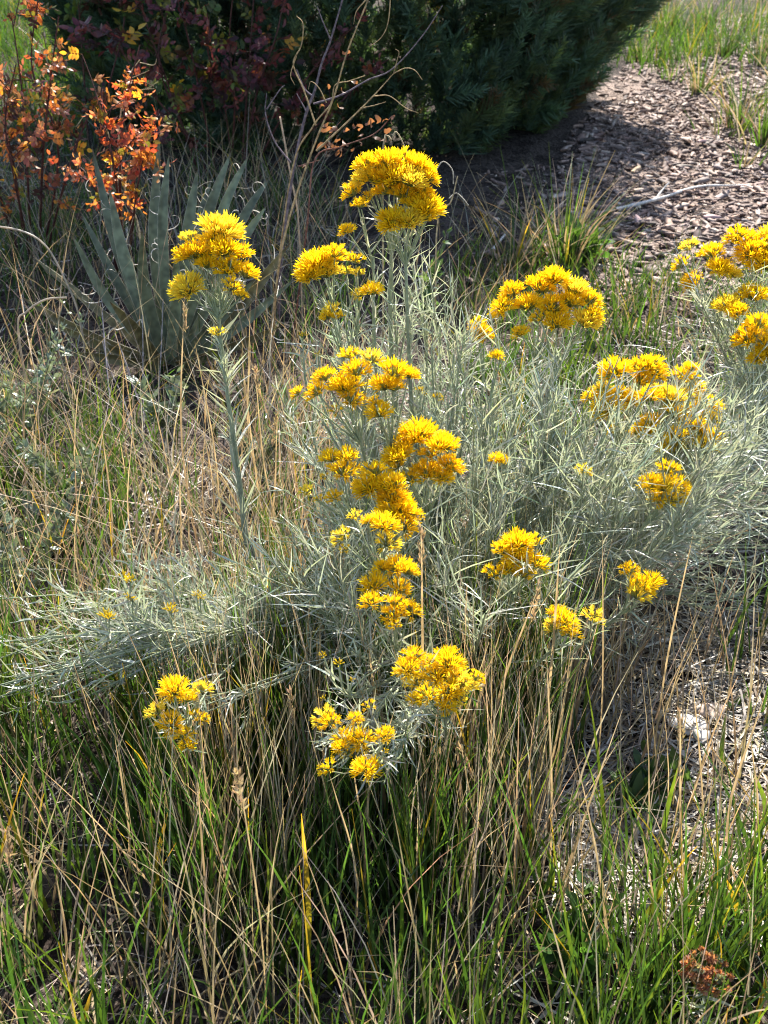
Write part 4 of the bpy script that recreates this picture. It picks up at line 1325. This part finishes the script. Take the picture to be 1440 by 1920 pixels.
up = lambda p, h: p + np.array([0, 0, h])
WHT = (.62, .58, .53)
twig('bleached white branch lying across the wood mulch', 'bleached_branch', [up(gnd(1150, 396), .012), up(gnd(1190, 386), .025), up(gnd(1245, 370), .03), up(gnd(1310, 353), .022), up(gnd(1395, 345), .012)], .010, WHT,
     sides=[[up(gnd(1228, 374), .028), up(gnd(1240, 366), .05), up(gnd(1252, 362), .075)]])
twig('short bleached twig in the shade by the thin dry grass clump', 'bleached_twig', [up(gnd(922, 470), .006), up(gnd(938, 455), .012), up(gnd(952, 435), .01)], .008, WHT)
twig('grey stick lying in the litter under the low green herb', 'grey_stick', [up(gnd(1125, 1560), .006), up(gnd(1200, 1520), .012), up(gnd(1265, 1475), .008)], .005, (.36, .33, .32))
twig('white split straw lying in the litter near the flat pale bark', 'white_straw', [up(gnd(1185, 1310), .006), up(gnd(1200, 1285), .01), up(gnd(1220, 1262), .008)], .005, WHT)
lb = gnd(1420, 262)
t = thing('wood_log', lb, 'weathered brown log piece lying at the path edge in grass clumps', 'log')
b = Bag()
e = lb + np.array([.55, .05, .02])
P = spline([lb + (0, 0, .045), (lb + e) / 2 + (0, 0, .06), e + (0, 0, .05)], 9)
tube(b, np.vstack([P[0], P, P[-1]]), np.concatenate([[.004], np.full(9, .055) * (1 + .1 * np.sin(np.arange(9) * 2)), [.004]]), (.16, .10, .075), 10)
link('log_body', b.mesh('log_body', M_WOOD, lb), t)
b = Bag()
tube(b, spline([lb + (.2, -.02, .09), lb + (.22, -.03, .13), lb + (.24, -.03, .16)], 5), np.linspace(.018, .01, 5), (.2, .13, .09), 7)
link('branch_stub', b.mesh('branch_stub', M_WOOD, lb), t)


def flake(px, size, label, col, seed, tilt):
    r = np.random.default_rng(seed)
    c_ = gnd(*px) + (0, 0, .024)
    n = 11
    th = np.linspace(0, 2 * np.pi, n, endpoint=False)
    rad = size * (1 + r.uniform(-.25, .2, n)) * np.array([1.0])
    x, y = rad * np.cos(th), rad * np.sin(th) * .62
    def ring(s, dz):
        return c_ + np.stack([x * s, y * s, tilt * y * s + dz + .12 * (x * s) ** 2 / size], -1)
    v = np.vstack([ring(.02, .004), ring(.6, .005), ring(1, .003), ring(1, 0), ring(.02, 0)])
    i = np.arange(n)
    j = (i + 1) % n
    q = np.vstack([np.stack([i + n * a, j + n * a, j + n * (a + 1), i + n * (a + 1)], -1) for a in range(4)])
    b = Bag()
    b.add(v, q, col)
    o = link('bark_flake', b.mesh('bark_flake', M_LITTER, c_))
    o.location = tuple(c_)
    set_props(o, label, 'bark')


flake((1290, 1362), .042, 'large pale cream flat bark flake lying on the straw litter', (.80, .71, .60), 3, .1)
flake((1325, 1342), .03, 'tan bark flake tucked behind the large cream flake', (.50, .37, .28), 5, .25)
flake((1315, 1385), .018, 'small cream bark chip just below the large cream flake', (.72, .64, .55), 8, .4)

# ------------------------------------------------------------------ rusty seed head plant
base = gnd(1330, 1990)
t = thing('seed_head_plant', base, 'small plant with a rusty brown crumbly seed head in the foreground grass', 'seed head')
b = Bag()
top = at(1320, 1840, base[1])
tube(b, spline([base, (base + top) / 2 + (.004, 0, 0), top], 10), np.linspace(.003, .002, 10), (.16, .17, .10), 6)
so_ = link('stem', b.mesh('stem', M_STEM, base), t)
b = Bag()
leaf_bag(b, spline([base, top], 8), 90, (.012, .03), .002, start=.2, ang=(.7, 1.4))
set_props(link('leaves', b.mesh('leaves', M_SILVER, base), so_), kind='stuff')
RUST = np.array([.36, .20, .12])
for k in range(34):
    a, e = U(0, 6.28), U(.1, 1.35)
    d = np.array([math.cos(a) * math.cos(e), math.sin(a) * math.cos(e), math.sin(e)])
    c_ = top + d * np.array([.03, .03, .022]) * U(.8, 1.15) + (0, 0, .008)
    b = Bag()
    n = 26
    dd = unit(rng.normal(0, 1, (n, 3)))
    P = c_ + dd[:, None] * np.linspace(.001, U(.005, .008), 3)[None, :, None]
    ribbons(b, P, np.array([[.001, .0018, .0006]]), unit(np.cross(dd, rng.normal(0, 1, (n, 3)))), jit(RUST if rng.random() < .8 else SAGE * 1.3, n, .25))
    tube(b, np.array([top - (0, 0, .02), c_]), .0008, (.2, .17, .1), 3)
    set_props(link('seed_cluster', b.mesh('seed_cluster', M_AUTUMN, base), so_))
